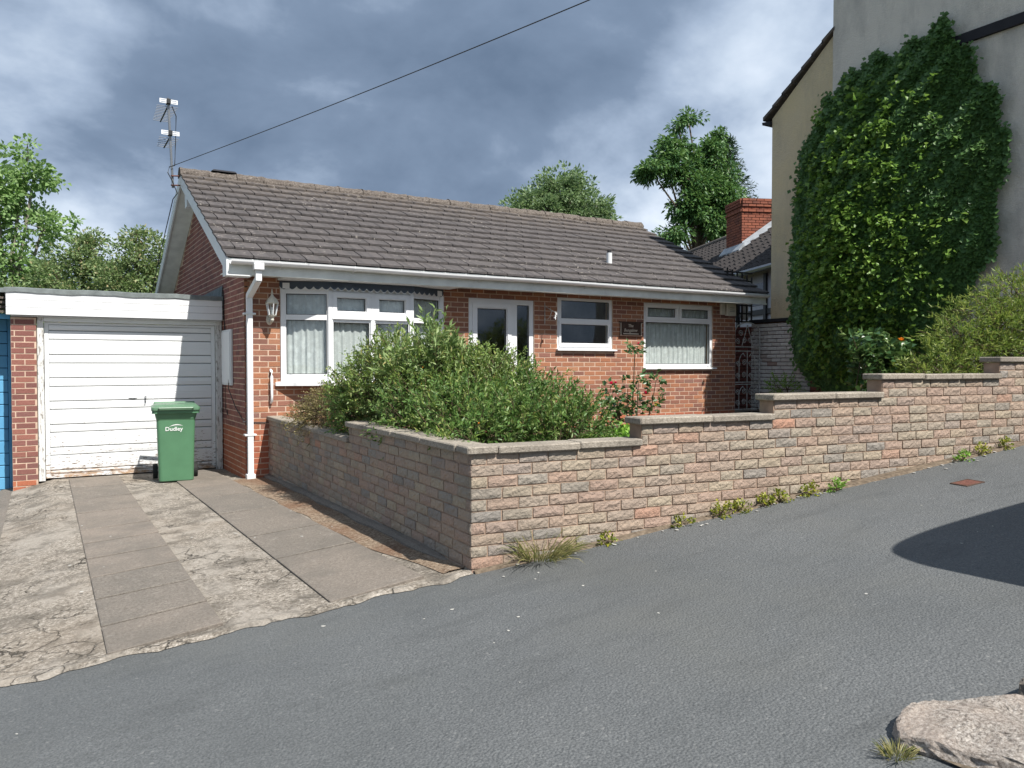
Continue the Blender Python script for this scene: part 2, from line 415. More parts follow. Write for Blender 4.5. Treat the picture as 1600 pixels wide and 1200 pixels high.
leaf_mat('leaf_acacia', [(0.0, (0.028, 0.075, 0.026)), (0.5, (0.05, 0.115, 0.035)), (1.0, (0.11, 0.19, 0.055))], trans=0.35, gain=1.7)
leaf_mat('leaf_conifer', [(0.0, (0.015, 0.035, 0.018)), (1.0, (0.035, 0.07, 0.03))], trans=0.1)
leaf_mat('leaf_dry', [(0.0, (0.10, 0.13, 0.035)), (0.5, (0.28, 0.25, 0.10)), (1.0, (0.46, 0.38, 0.19))], trans=0.25, gain=1.1)
leaf_mat('leaf_weed', [(0.0, (0.12, 0.17, 0.02)), (0.6, (0.30, 0.32, 0.03)), (1.0, (0.45, 0.42, 0.05))], trans=0.35, gain=1.1)

# ------------------------------------------------------------------ mesh helpers


class MB:
    def __init__(self):
        self.v = []
        self.f = []

    def quad(self, a, b, c, d):
        i = len(self.v)
        self.v += [a, b, c, d]
        self.f.append((i, i + 1, i + 2, i + 3))

    def poly(self, pts):
        i = len(self.v)
        self.v += list(pts)
        self.f.append(tuple(range(i, i + len(pts))))

    def hexa(self, p):
        """8 points: bottom ring 0-3, top ring 4-7"""
        i = len(self.v)
        self.v += list(p)
        for q in ((3, 2, 1, 0), (4, 5, 6, 7), (0, 1, 5, 4), (1, 2, 6, 5), (2, 3, 7, 6), (3, 0, 4, 7)):
            self.f.append(tuple(i + k for k in q))

    def box(self, x0, x1, y0, y1, z0, z1):
        self.hexa([(x0, y0, z0), (x1, y0, z0), (x1, y1, z0), (x0, y1, z0), (x0, y0, z1), (x1, y0, z1), (x1, y1, z1), (x0, y1, z1)])

    def obox(self, fr, s0, s1, d0, d1, z0, z1):
        """box in a wall frame fr=(origin, along, outward)"""
        P = lambda s, d, z: fp(fr, s, d, z)
        self.hexa([P(s0, d1, z0), P(s1, d1, z0), P(s1, d0, z0), P(s0, d0, z0), P(s0, d1, z1), P(s1, d1, z1), P(s1, d0, z1), P(s0, d0, z1)])

    def bbox(self, x0, x1, y0, y1, z0, z1, b=0.004):
        """box with all edges chamfered"""
        bb = bev_box(x0, x1, y0, y1, z0, z1, b)
        i = len(self.v)
        self.v += bb[0]
        self.f += [tuple(i + k for k in q) for q in bb[1]]

    def tube(self, pts, rad, n=8, cap=True):
        pts = [Vector(p) for p in pts]
        rads = rad if isinstance(rad, (list, tuple)) else [rad] * len(pts)
        rings = []
        up = Vector((0, 0, 1))
        for i, p in enumerate(pts):
            d = (pts[min(i + 1, len(pts) - 1)] - pts[max(i - 1, 0)])
            d = d.normalized() if d.length > 1e-9 else Vector((0, 0, 1))
            a = d.cross(up)
            if a.length < 0.05:
                a = d.cross(Vector((0, 1, 0)))
            a.normalize()
            b = d.cross(a)
            i0 = len(self.v)
            for k in range(n):
                th = 2 * math.pi * k / n
                q = p + (a * math.cos(th) + b * math.sin(th)) * rads[i]
                self.v.append(tuple(q))
            rings.append(i0)
        for r0, r1 in zip(rings, rings[1:]):
            for k in range(n):
                self.f.append((r0 + k, r0 + (k + 1) % n, r1 + (k + 1) % n, r1 + k))
        if cap:
            self.f.append(tuple(rings[0] + k for k in reversed(range(n))))
            self.f.append(tuple(rings[-1] + k for k in range(n)))

    def loft(self, rings, cap=True):
        n = len(rings[0])
        i0 = len(self.v)
        for r in rings:
            self.v += [tuple(p) for p in r]
        for j in range(len(rings) - 1):
            for k in range(n):
                a = i0 + j * n + k
                b = i0 + j * n + (k + 1) % n
                self.f.append((a, b, b + n, a + n))
        if cap:
            self.f.append(tuple(i0 + k for k in reversed(range(n))))
            self.f.append(tuple(i0 + (len(rings) - 1) * n + k for k in range(n)))

    def mesh(self, name):
        me = bpy.data.meshes.new(name)
        me.from_pydata([tuple(v) for v in self.v], [], self.f)
        me.update()
        return me

    def build(self, name, mat, parent=None, smooth=False, fix=True):
        me = self.mesh(name)
        if fix:
            fixn(me)
        me.materials.append(M[mat])
        if smooth:
            me.polygons.foreach_set('use_smooth', [True] * len(me.polygons))
        return link(name, me, parent)


def fixn(me):
    import bmesh
    bm = bmesh.new()
    bm.from_mesh(me)
    bmesh.ops.recalc_face_normals(bm, faces=bm.faces)
    bm.to_mesh(me)
    bm.free()


def bev_box(x0, x1, y0, y1, z0, z1, b):
    X = (x0, x1)
    Y = (y0, y1)
    Z = (z0, z1)
    vs = []
    idx = {}
    for i in (0, 1):
        for j in (0, 1):
            for k in (0, 1):
                sx, sy, sz = (1 if i == 0 else -1), (1 if j == 0 else -1), (1 if k == 0 else -1)
                for ax in range(3):
                    p = [X[i] + sx * b, Y[j] + sy * b, Z[k] + sz * b]
                    p[ax] = (X[i], Y[j], Z[k])[ax]
                    idx[(i, j, k, ax)] = len(vs)
                    vs.append(tuple(p))
    fs = []
    g = lambda i, j, k, a: idx[(i, j, k, a)]
    for i in (0, 1):
        fs.append((g(i, 0, 0, 0), g(i, 1, 0, 0), g(i, 1, 1, 0), g(i, 0, 1, 0)))
        fs.append((g(0, i, 0, 1), g(1, i, 0, 1), g(1, i, 1, 1), g(0, i, 1, 1)))
        fs.append((g(0, 0, i, 2), g(1, 0, i, 2), g(1, 1, i, 2), g(0, 1, i, 2)))
    for i in (0, 1):
        for j in (0, 1):
            fs.append((g(i, j, 0, 0), g(i, j, 1, 0), g(i, j, 1, 1), g(i, j, 0, 1)))
            fs.append((g(i, 0, j, 0), g(i, 1, j, 0), g(i, 1, j, 2), g(i, 0, j, 2)))
            fs.append((g(0, i, j, 1), g(1, i, j, 1), g(1, i, j, 2), g(0, i, j, 2)))
            for k in (0, 1):
                fs.append((g(i, j, k, 0), g(i, j, k, 1), g(i, j, k, 2)))
    return vs, [tuple(f) for f in {tuple(f) for f in fs}]


def link(name, data, parent=None):
    o = bpy.data.objects.new(name, data)
    col.objects.link(o)
    if parent is not None:
        setpar(o, parent)
    return o


WORLD = {}


def wloc(o):
    return WORLD.get(o.name, Matrix.Identity(4))


def setpar(o, p):
    o.parent = p
    o.matrix_parent_inverse = wloc(p).inverted()


def thing(name, label, cat, loc=(0, 0, 0), group=None):
    o = bpy.data.objects.new(name, None)
    o.empty_display_size = 0.2
    col.objects.link(o)
    o.location = loc
    WORLD[o.name] = Matrix.Translation(Vector(loc))
    tag(o, label, cat, group)
    return o


def tag(o, label, cat, group=None):
    o['label'] = label
    o['category'] = cat
    if group:
        o['group'] = group
    return o


def struct(o):
    o['kind'] = 'structure'
    return o


def stuff(o):
    o['kind'] = 'stuff'
    return o


def frame(ox, oy, dx, dy):
    """wall frame: origin, along direction, outward normal (to the right of along)"""
    l = math.hypot(dx, dy)
    dx, dy = dx / l, dy / l
    return ((ox, oy), (dx, dy), (dy, -dx))


def fp(fr, s, d, z):
    o, a, n = fr
    return (o[0] + a[0] * s + n[0] * d, o[1] + a[1] * s + n[1] * d, z)


def holes_slab(mb, fr, s0, s1, z0, z1, holes, d0, d1):
    """wall slab between depth d0 (inner) and d1 (outer) with rectangular holes"""
    S = sorted({s0, s1} | {min(max(v, s0), s1) for h in holes for v in h[:2]})
    Z = sorted({z0, z1} | {min(max(v, z0), z1) for h in holes for v in h[2:]})

    def solid(i, j):
        if i < 0 or j < 0 or i >= len(S) - 1 or j >= len(Z) - 1:
            return False
        sc, zc = (S[i] + S[i + 1]) / 2, (Z[j] + Z[j + 1]) / 2
        return not any(h[0] < sc < h[1] and h[2] < zc < h[3] for h in holes)
    P = lambda s, d, z: fp(fr, s, d, z)
    for i in range(len(S) - 1):
        for j in range(len(Z) - 1):
            if not solid(i, j):
                continue
            a, b, c_, e = S[i], S[i + 1], Z[j], Z[j + 1]
            mb.quad(P(a, d1, c_), P(b, d1, c_), P(b, d1, e), P(a, d1, e))
            mb.quad(P(b, d0, c_), P(a, d0, c_), P(a, d0, e), P(b, d0, e))
            if not solid(i - 1, j):
                mb.quad(P(a, d0, c_), P(a, d1, c_), P(a, d1, e), P(a, d0, e))
            if not solid(i + 1, j):
                mb.quad(P(b, d1, c_), P(b, d0, c_), P(b, d0, e), P(b, d1, e))
            if not solid(i, j - 1):
                mb.quad(P(a, d0, c_), P(b, d0, c_), P(b, d1, c_), P(a, d1, c_))
            if not solid(i, j + 1):
                mb.quad(P(a, d1, e), P(b, d1, e), P(b, d0, e), P(a, d0, e))


def project(p):
    """rough size of things seen from the photographer's spot, used to pick the nearest pieces"""
    return (Vector(p) - CAM).length


# ---- brickwork
def lay(s0, s1, z0, z1, holes=(), ch=0.075, bl=0.225, top=None, joint=0.012, off=0.0, jit=0.0):
    out = []
    nrow = int(math.ceil((z1 - z0) / ch - 1e-6))
    for r in range(nrow):
        za = z0 + r * ch + joint
        zb = min(z0 + (r + 1) * ch, z1)
        if zb - za < 0.02:
            continue
        s = s0 - (bl / 2 if r % 2 else 0) - off
        zm = (za + zb) / 2
        cuts = []
        while s < s1:
            L = bl + (random.uniform(-jit, jit) if jit else 0)
            cuts.append((max(s, s0), min(s + L, s1)))
            s += L
        for a, b in cuts:
            segs = [(a, b)]
            for h in holes:
                if h[2] - 0.02 < zm < h[3] + 0.02:
                    ns = []
                    for p, q in segs:
                        if q <= h[0] or p >= h[1]:
                            ns.append((p, q))
                        else:
                            if p < h[0]:
                                ns.append((p, h[0]))
                            if q > h[1]:
                                ns.append((h[1], q))
                    segs = ns
            for p, q in segs:
                p2, q2 = p + joint / 2, q - joint / 2
                if q2 - p2 < 0.03:
                    continue
                if top and min(top(p2), top(q2)) < zb:
                    continue
                out.append((p2, q2, za, zb))
    return out


BRICKMESH = {}


def brick_variants(key, mat, depth, rough=0.0, n=16, b=0.06):
    """unit bricks (1 x depth x 1, centred; front face towards -Y) shared between bricks"""
    if key in BRICKMESH:
        return BRICKMESH[key]
    res = []
    for k in range(n):
        mb = MB()
        if rough == 0:
            e = 0.02
            P = [(-.5, 0, -.5), (.5, 0, -.5), (.5, 0, .5), (-.5, 0, .5)]
            fr_ = [(x * 0.975 + random.uniform(-.004, .004), -depth, z * 0.95 + random.uniform(-.01, .01)) for x, _, z in P]
            md = [(x, -depth * 0.86, z) for x, _, z in P]
            bk = [(x, 0, z) for x, _, z in P]
            mb.loft([bk, md, fr_], cap=True)
        else:
            nx, nz = 7, 3
            ids = {}
            for j in range(nz + 1):
                for i in range(nx + 1):
                    x = -.5 + i / nx
                    z = -.5 + j / nz
                    edge = i in (0, nx) or j in (0, nz)
                    y = -depth + (random.uniform(0.35, 0.9) if edge else random.uniform(-1.0, 0.9)) * rough
                    if edge:
                        x *= random.uniform(0.975, 1.0)
                        z *= random.uniform(0.90, 1.0)
                    else:
                        x += random.uniform(-.04, .04)
                        z += random.uniform(-.06, .06)
                    ids[(i, j)] = len(mb.v)
                    mb.v.append((x, y, z))
            for j in range(nz):
                for i in range(nx):
                    mb.f.append((ids[(i, j)], ids[(i + 1, j)], ids[(i + 1, j + 1)], ids[(i, j + 1)]))
            i0 = len(mb.v)
            mb.v += [(-.5, 0, -.5), (.5, 0, -.5), (.5, 0, .5), (-.5, 0, .5)]
            bot = [ids[(i, 0)] for i in range(nx + 1)]
            topi = [ids[(i, nz)] for i in range(nx + 1)]
            lef = [ids[(0, j)] for j in range(nz + 1)]
            rig = [ids[(nx, j)] for j in range(nz + 1)]
            mb.f.append(tuple([i0, i0 + 1] + bot[::-1]))
            mb.f.append(tuple([i0 + 2, i0 + 3] + topi))
            mb.f.append(tuple([i0 + 3, i0] + lef))
            mb.f.append(tuple([i0 + 1, i0 + 2] + rig[::-1]))
        me = mb.mesh('brick_' + mat)
        me.materials.append(M[mat])
        res.append(me)
    BRICKMESH[key] = res
    return res


def brick_local(fr):
    o, a, n = fr
    return Matrix(((a[0], -n[0], 0), (a[1], -n[1], 0), (0, 0, 1)))


def place_bricks(bricks, parent, name, budget, visible=None):
    """bricks: list of (fr, p, q, za, zb, key, mat, depth, rough). The largest in view become objects, the rest one mass"""
    def size(b):
        fr, p, q, za, zb = b[:5]
        c = Vector(fp(fr, (p + q) / 2, 0, (za + zb) / 2))
        v = c - CAM
        n = Vector((fr[2][0], fr[2][1], 0))
        s = (q - p) * (zb - za) * max(0.0, -v.normalized().dot(n)) / v.length_squared
        if visible and not visible(b, c):
            s *= 0.001
        return s
    order = sorted(bricks, key=size, reverse=True)
    singles, rest = order[:budget], order[budget:]
    for b in singles:
        fr, p, q, za, zb, key, mat, depth, rough = b
        me = random.choice(brick_variants(key, mat, depth, rough))
        o = bpy.data.objects.new(name, me)
        col.objects.link(o)
        fl = random.choice((1, -1)) if rough else 1
        Rm = brick_local(fr).to_4x4()
        dj = random.uniform(-.0025, .0025)
        loc = Vector(fp(fr, (p + q) / 2, dj, (za + zb) / 2))
        mt_ = Matrix.Translation(loc) @ Rm @ Matrix.Diagonal((q - p, 1, (zb - za), 1))
        setpar(o, parent)
        o.matrix_basis = mt_ if True else o.matrix_basis
    groups = {}
    for b in rest:
        groups.setdefault(b[6], []).append(b)
    for mat, bs in groups.items():
        V = []
        F = []
        off = 0
        for b in bs:
            fr, p, q, za, zb, key, _, depth, rough = b
            me = random.choice(brick_variants(key, mat, depth, rough))
            nv = len(me.vertices)
            co = np.empty(nv * 3)
            me.vertices.foreach_get('co', co)
            co = co.reshape(-1, 3) * np.array([q - p, 1, zb - za])
            Rn = np.array(brick_local(fr))
            dj = random.uniform(-.0025, .0025)
            loc = np.array(fp(fr, (p + q) / 2, dj, (za + zb) / 2))
            V.append(co @ Rn.T + loc)
            F += [tuple(i + off for i in pl.vertices) for pl in me.polygons]
            off += nv
        me = bpy.data.meshes.new(name + '_mass')
        me.from_pydata(np.concatenate(V).tolist(), [], F)
        me.materials.append(M[mat])
        o = link(name + '_mass', me, parent)
        stuff(o)


# ---- foliage
def leaves(P, D, size, name, mat, parent=None, width=0.5, fold=0.25, jitter=0.9, up=0.3, sizevar=0.35, face=None):
    """one small folded leaf per row of P, pointing roughly along D"""
    P = np.asarray(P, float)
    D = np.asarray(D, float)
    n = len(P)
    D = D + rng.normal(0, jitter, (n, 3)) * 0.5
    D[:, 2] += up * 0.3
    D /= np.linalg.norm(D, axis=1)[:, None] + 1e-9
    U = rng.normal(0, 1, (n, 3)) + np.array([0, 0, 1.4])
    if face is not None:
        U = rng.normal(0, .42, (n, 3)) + np.array(face)
    S = np.cross(D, U)
    S /= np.linalg.norm(S, axis=1)[:, None] + 1e-9
    Nn = np.cross(S, D)
    L = (size * (1 + rng.uniform(-sizevar, sizevar, n)))[:, None] if np.isscalar(size) else (np.asarray(size) * (1 + rng.uniform(-sizevar, sizevar, n)))[:, None]
    W = L * width * 0.5
    v0 = P
    mid = P + D * L * 0.45
    v1 = mid + S * W + Nn * W * fold * 2
    v3 = mid - S * W + Nn * W * fold * 2
    v2 = P + D * L
    V = np.stack([v0, v1, v2, v3], axis=1).reshape(-1, 3)
    me = bpy.data.meshes.new(name)
    me.vertices.add(4 * n)
    me.vertices.foreach_set('co', V.ravel())
    base = np.arange(n) * 4
    tri = np.stack([base, base + 1, base + 2, base, base + 2, base + 3], axis=1).ravel()
    me.loops.add(6 * n)
    me.loops.foreach_set('vertex_index', tri.astype(np.int32))
    me.polygons.add(2 * n)
    me.polygons.foreach_set('loop_start', np.arange(2 * n, dtype=np.int32) * 3)
    me.polygons.foreach_set('loop_total', np.full(2 * n, 3, np.int32))
    me.update(calc_edges=True)
    me.materials.append(M[mat])
    return link(name, me, parent)


def sprigs(starts, dirs, length, per, gravity=0.15, wob=0.25):
    """points and directions of leaves along arching twigs"""
    n = len(starts)
    starts = np.asarray(starts, float)
    dirs = np.asarray(dirs, float)
    dirs /= np.linalg.norm(dirs, axis=1)[:, None] + 1e-9
    Ls = length * rng.uniform(0.6, 1.35, n)
    side = rng.normal(0, 1, (n, 3))
    P = []
    D = []
    for k in range(per):
        t_ = (k + 0.5) / per
        p = starts + dirs * (Ls * t_)[:, None] + side * wob * 0.15 * (Ls * t_)[:, None]
        p[:, 2] -= gravity * Ls * t_ * t_
        d = dirs + rng.normal(0, 0.75, (n, 3))
        P.append(p)
        D.append(d)
    return np.concatenate(P), np.concatenate(D)


def blob_points(blobs, n, shell=0.35):
    """random points near the surface of a union of ellipsoids (cx,cy,cz,rx,ry,rz); returns points and outward directions"""
    w = np.array([b[3] * b[4] + b[4] * b[5] + b[3] * b[5] for b in blobs])
    w = w / w.sum()
    P = []
    D = []
    B = np.array(blobs)
    while sum(len(p) for p in P) < n:
        k = rng.choice(len(blobs), n, p=w)
        d = rng.normal(0, 1, (n, 3))
        d /= np.linalg.norm(d, axis=1)[:, None]
        rr = 1 - shell * rng.random(n) ** 1.6
        p = B[k, :3] + d * B[k, 3:] * rr[:, None]
        ok = np.ones(n, bool)
        for b in blobs:
            q = (p - np.array(b[:3])) / np.array(b[3:])
            ok &= ~((q ** 2).sum(1) < (1 - shell) ** 2 * 0.8)
        P.append(p[ok])
        D.append(d[ok])
    return np.concatenate(P)[:n], np.concatenate(D)[:n]


# ------------------------------------------------------------------ terrain
G = 0.108
RD = (0.99450, -0.10474)
CX, CY, ZC = 0.09, -6.121, 0.188


def road_z(x, y):
    return ZC + G * ((x - CX) * RD[0] + (y - CY) * RD[1])


def edge_y(x):
    return CY + (x - CX) * RD[1] / RD[0]


def drive_z(x, y):
    ye = edge_y(x)
    t_ = min(1.0, max(0.0, (y - ye) / (1.0 - ye)))
    zr = road_z(x, ye)
    zh = 0.0 if x > -2.15 else max(-0.35, (x + 2.15) * 0.24)
    return zr * (1 - t_) + zh * t_


def sheet(name, xs, ys, zf, mat, smooth=True):
    mb = MB()
    nx, ny = len(xs), len(ys)
    for y in ys:
        for x in xs:
            yy = y(x) if callable(y) else y
            mb.v.append((x, yy, zf(x, yy)))
    for j in range(ny - 1):
        for i in range(nx - 1):
            a = j * nx + i
            mb.f.append((a, a + 1, a + 1 + nx, a + nx))
    o = mb.build(name, mat, None, smooth, fix=False)
    return struct(o)


def lin(a, b, n):
    return [a + (b - a) * i / (n - 1) for i in range(n)]


def ground_z(x, y):
    return road_z(max(-25, min(30, x)), max(-40, min(45, y))) - 0.75


sheet('ground', [-900, -300, -100] + lin(-30, 35, 27) + [110, 320, 900], [-900, -300, -100] + lin(-44, 50, 32) + [120, 320, 900], ground_z, 'ground_green')
sheet('road', lin(-30, 32, 63), [lambda x: -15.0] + [(lambda x, k=k: edge_y(x) - 2.9 + 2.9 * k / 6) for k in range(1, 7)] + [lambda x: edge_y(x) + 0.05], road_z, 'asphalt')


# concrete driveway and the neighbour's
def edge_jag(x):
    return edge_y(x) + 0.02 * math.sin(x * 9.0) + 0.015 * math.sin(x * 23.0 + 1)


def drv(x, y):
    return drive_z(x, y) + 0.012


drive = sheet('driveway', lin(-2.62, 0.34, 60), [edge_jag] + [(lambda x, k=k: edge_jag(x) + (1.62 - edge_jag(x)) * k / 40) for k in range(1, 41)], drv, 'old_concrete')
sheet('neighbouring_driveway', lin(-9, -2.622, 20), [edge_jag] + [(lambda x, k=k: edge_jag(x) + (1.9 - edge_jag(x)) * k / 10) for k in range(1, 11)], lambda x, y: drive_z(x, y) + 0.004, 'paving')


def slab(x0, x1, y0, y1, parent):
    mb = MB()
    x0, x1, y0, y1 = x0 + .004, x1 - .004, y0 + .015, y1 - .015
    z = lambda x, y: drive_z(x, y) + 0.026
    tilt = random.uniform(-.004, .004)
    top_ = [(x0, y0, z(x0, y0) + tilt), (x1, y0, z(x1, y0) - tilt), (x1, y1, z(x1, y1)), (x0, y1, z(x0, y1))]
    i = 0.008
    inner = [(x0 + i, y0 + i, top_[0][2] + 0.003), (x1 - i, y0 + i, top_[1][2] + 0.003), (x1 - i, y1 - i, top_[2][2] + 0.003), (x0 + i, y1 - i, top_[3][2] + 0.003)]
    bot = [(p[0], p[1], p[2] - 0.06) for p in top_]
    mb.loft([bot, top_, inner])
    return mb.build('paving_slab', 'paving', parent)


def joint_bed(x0, x1, y0, y1):
    mb = MB()
    n = 40
    rows = []
    for i in range(n + 1):
        y = y0 + (y1 - y0) * i / n
        rows.append([(x0, y, drive_z(x0, y) + .0165), (x1, y, drive_z(x1, y) + .0165)])
    for a, b in zip(rows, rows[1:]):
        mb.quad(a[0], a[1], b[1], b[0])
    o = mb.build('joint_bed', 'joint_dirt', drive, fix=False)
    return o


joint_bed(-1.978, -1.392, -5.85, 1.355)
joint_bed(-.793, -.187, -5.92, 1.355)
for x0, x1, ys in ((-1.985, -1.385, [None, -5.38, -4.78, -4.18, -3.57, -2.97, -2.36, -1.45, -0.5, 0.42, 1.36]),
                   (-0.80, -0.18, [None, -4.72, -3.80, -2.55, -1.35, -0.45, 0.45, 1.36])):
    for a, b in zip(ys, ys[1:]):
        if a is None:
            a = edge_y((x0 + x1) / 2) + 0.05
        slab(x0, x1, a, b, drive)

# fillet of concrete along the foot of the side wall
FS = frame(0.34, 0.08, -0.2165, -6.20)          # side wall seen from the drive: along towards the road, outward = -x
mb = MB()
N_ = 30
rings = []
for i in range(N_ + 1):
    s = 0.1 + 5.95 * i / N_
    x, y, _ = fp(FS, s, 0, 0)
    z = drive_z(x, y)
    tp = min(1.0, (6.05 - s) * 1.2 + .15)
    w = 0.045 + (0.055 + 0.012 * math.sin(s * 5)) * tp
    rings.append([fp(FS, s, -0.02, z - 0.05), fp(FS, s, w, z - 0.05), fp(FS, s, w, z + (0.03 + 0.006 * math.sin(s * 9)) * tp), fp(FS, s, w * 0.7, z + 0.05 * tp), fp(FS, s, -0.02, z + 0.06 * tp)])
mb.loft(rings)
struct(mb.build('kerb_fillet', 'paving', None, fix=True))

t = Mt('gravel_edge')
nt = t.nt
c = ramp(nt, noise(nt, t.pos, 38, 6, 0.82), [(0.33, (0.055, 0.04, 0.03)), (0.45, (0.20, 0.145, 0.10)), (0.55, (0.31, 0.24, 0.175)), (0.68, (0.52, 0.45, 0.36))])
c = mixc(nt, ramp(nt, noise(nt, t.pos, 1.3, 4), [(0.45, 0.0), (0.62, 0.6)]), c, (0.17, 0.09, 0.055))
M['gravel_edge'] = t.fin(c, 0.95, t.bump(noise(nt, t.pos, 40, 6, 0.82), 0.9, 0.015), 0.1)
mb = MB()
rows_ = []
for i in range(61):
    y = -6.02 + 6.0 * i / 60
    xl = -.172 + .03 * math.sin(y * 5.3) * (1 if y > -4 else .4) + (.10 * (-4.8 - y) if y < -4.8 else 0)
    xr = .12 + .034 * (y + 6.12)
    rows_.append([(xl + (xr - xl) * k / 4, y, drive_z(xl + (xr - xl) * k / 4, y) + (.017 if k in (0,) else .020 + .006 * random.random())) for k in range(5)])
for a, b in zip(rows_, rows_[1:]):
    for k in range(4):
        mb.quad(a[k], a[k + 1], b[k + 1], b[k])
struct(mb.build('gravel_strip', 'gravel_edge', None, fix=False))

# garden soil behind the walls


def soil_z(x, y):
    return 0.42 + 0.012 * x


sheet('garden_soil', lin(0.30, 9.9, 30), [lambda x: edge_y(x) + 0.12, lambda x: -5.5, -4.5, -3.5, -2.5, -1.5, -0.5, lambda x: 0.02], soil_z, 'soil')
sheet('side_path', lin(9.0, 9.86, 3), [0.0, 3.0, 8.0], lambda x, y: 0.64, 'paving')
# gritty dirt line between wall foot and asphalt
mb = MB()
rings = []
for i in range(90):
    s = 0.02 + i * 0.09
    x = CX + s * RD[0]
    y = CY + s * RD[1]
    n = (RD[1], -RD[0])
    w = 0.022 + 0.025 * abs(math.sin(s * 2.1)) + 0.02 * random.random() + (0.035 if 3.0 < s < 6 else 0)
    rings.append([(x, y, road_z(x, y) + 0.022), (x + n[0] * w * 0.6, y + n[1] * w * 0.6, road_z(x, y) + 0.013), (x + n[0] * w, y + n[1] * w, road_z(x, y) - 0.004)])
for a, b in zip(rings, rings[1:]):
    for k in range(2):
        mb.quad(a[k], a[k + 1], b[k + 1], b[k])
struct(mb.build('dirt_strip', 'dirt', None, fix=False))
mb = MB()
rings = []
for i in range(60):
    x = -2.62 + i * 0.046
    y = edge_jag(x)
    w = 0.03 + 0.03 * random.random()
    rings.append([(x, y + 0.05, drv(x, y + 0.05) + 0.004), (x, y, drv(x, y) + 0.008), (x, y - w, road_z(x, y - w) + 0.004)])
for a, b in zip(rings, rings[1:]):
    for k in range(2):
        mb.quad(a[k], a[k + 1], b[k + 1], b[k])
struct(mb.build('drive_edge', 'old_concrete', None, fix=False))

# ------------------------------------------------------------------ bungalow
W = 9.03            # length of the front
RY, RZ = 3.20, 4.66  # ridge
EY, EZ = -0.50, 2.86  # eaves (tile edge)
SL = (RZ - EZ) / (RY - EY)
XV0, XV1 = -0.32, 9.37


def roof_z(y):
    return EZ + SL * (y - EY) if y <= RY else RZ - SL * (y - RY)


bung = thing('bungalow', 'red brick bungalow with brown tiled roof and white windows', 'house', (0, 0, 0))
FF = frame(0, 0.05, 1, 0)
FG = frame(0.05, 6.4, 0, -1)         # left gable, along towards the road
OPEN = [(0.47, 2.86, 1.27, 2.62), (3.31, 4.49, 0.68, 2.565), (4.94, 6.08, 1.775, 2.645), (6.77, 8.435, 1.465, 2.63)]
mb = MB()
holes_slab(mb, FF, 0.05, W - 0.01, -0.15, 2.82, OPEN, -0.15, 0.0465)
fwall = mb.build('front_wall', 'mortar', bung, fix=False)
mb = MB()
prof = [(0.0, -0.2), (6.395, -0.2), (6.395, 2.75), (3.2, 4.40), (0.0, 2.75)]
mb.loft([[(0.0035, 6.4 - 0 - (6.4 - y) if False else y, z) for y, z in [(0.004, -0.2), (6.39, -0.2), (6.39, roof_z(6.4) - 0.16), (3.2, RZ - 0.16), (0.004, roof_z(0) - 0.16)]],
         [(0.16, y, z) for y, z in [(0.21, -0.2), (6.39, -0.2), (6.39, roof_z(6.4) - 0.16), (3.2, RZ - 0.16), (0.21, roof_z(0.2) - 0.16)]]])
gwall = mb.build('gable_wall', 'mortar', bung)
mb = MB()
mb.loft([[(W, y, z) for y, z in [(0.01, -0.2), (6.39, -0.2), (6.39, roof_z(6.4) - 0.16), (3.2, RZ - 0.16), (0.01, roof_z(0) - 0.16)]],
         [(W - 0.15, y, z) for y, z in [(0.205, -0.2), (6.39, -0.2), (6.39, roof_z(6.4) - 0.16), (3.2, RZ - 0.16), (0.205, roof_z(0.2) - 0.16)]]])
mb.build('gable_wall', 'brick_dark', bung)
mb = MB()
mb.box(0.165, W - 0.155, 6.2, 6.38, -0.2, 2.75)
mb.build('rear_wall', 'brick_dark', bung)
mb = MB()
mb.box(0.165, W - 0.155, 0.21, 6.19, 0.4, 0.45)
mb.build('floor', 'interior', bung)
mb = MB()
mb.box(0.165, W - 0.155, 0.21, 6.19, 2.68, 2.72)
mb.build('ceiling', 'interior', bung)
mb = MB()
mb.box(0.165, W - 0.155, 3.0, 3.08, 0.46, 2.67)
for xx in (3.1, 4.7, 6.4):
    mb.box(xx, xx + 0.08, 0.21, 2.99, 0.46, 2.67)
mb.build('inner_wall', 'interior', bung)

DPC = 0.675
bl = []
for b in lay(0.0, W, -0.075, 2.70, OPEN, off=0.03):
    orange = b[3] < DPC + 0.01
    bl.append((FF,) + b + (('fo', 'brick_orange', 0.05, 0) if orange else ('fr', 'brick_red', 0.05, 0)))
gl_ = []
topf = lambda s: roof_z(6.4 - s) - 0.17
for b in lay(0.0, 6.4, -0.075, 4.5, (), top=topf, off=0.085):
    orange = b[3] < DPC + 0.01
    gl_.append((FG,) + b + (('fo', 'brick_orange', 0.05, 0) if orange else ('fd', 'brick_dark', 0.05, 0)))


def vis_front(b, c):
    return (c.x < 0.5) or c.z > 1.6 or (c.x > 4.9 and c.z > 0.7 + (0.35 if c.x < 5.6 else 0))


def vis_gable(b, c):
    return (c.y < 1.4 and c.z < 2.7) or c.z > 2.56


place_bricks(bl, fwall, 'brick', 215, vis_front)
place_bricks(gl_, gwall, 'brick', 85, vis_gable)

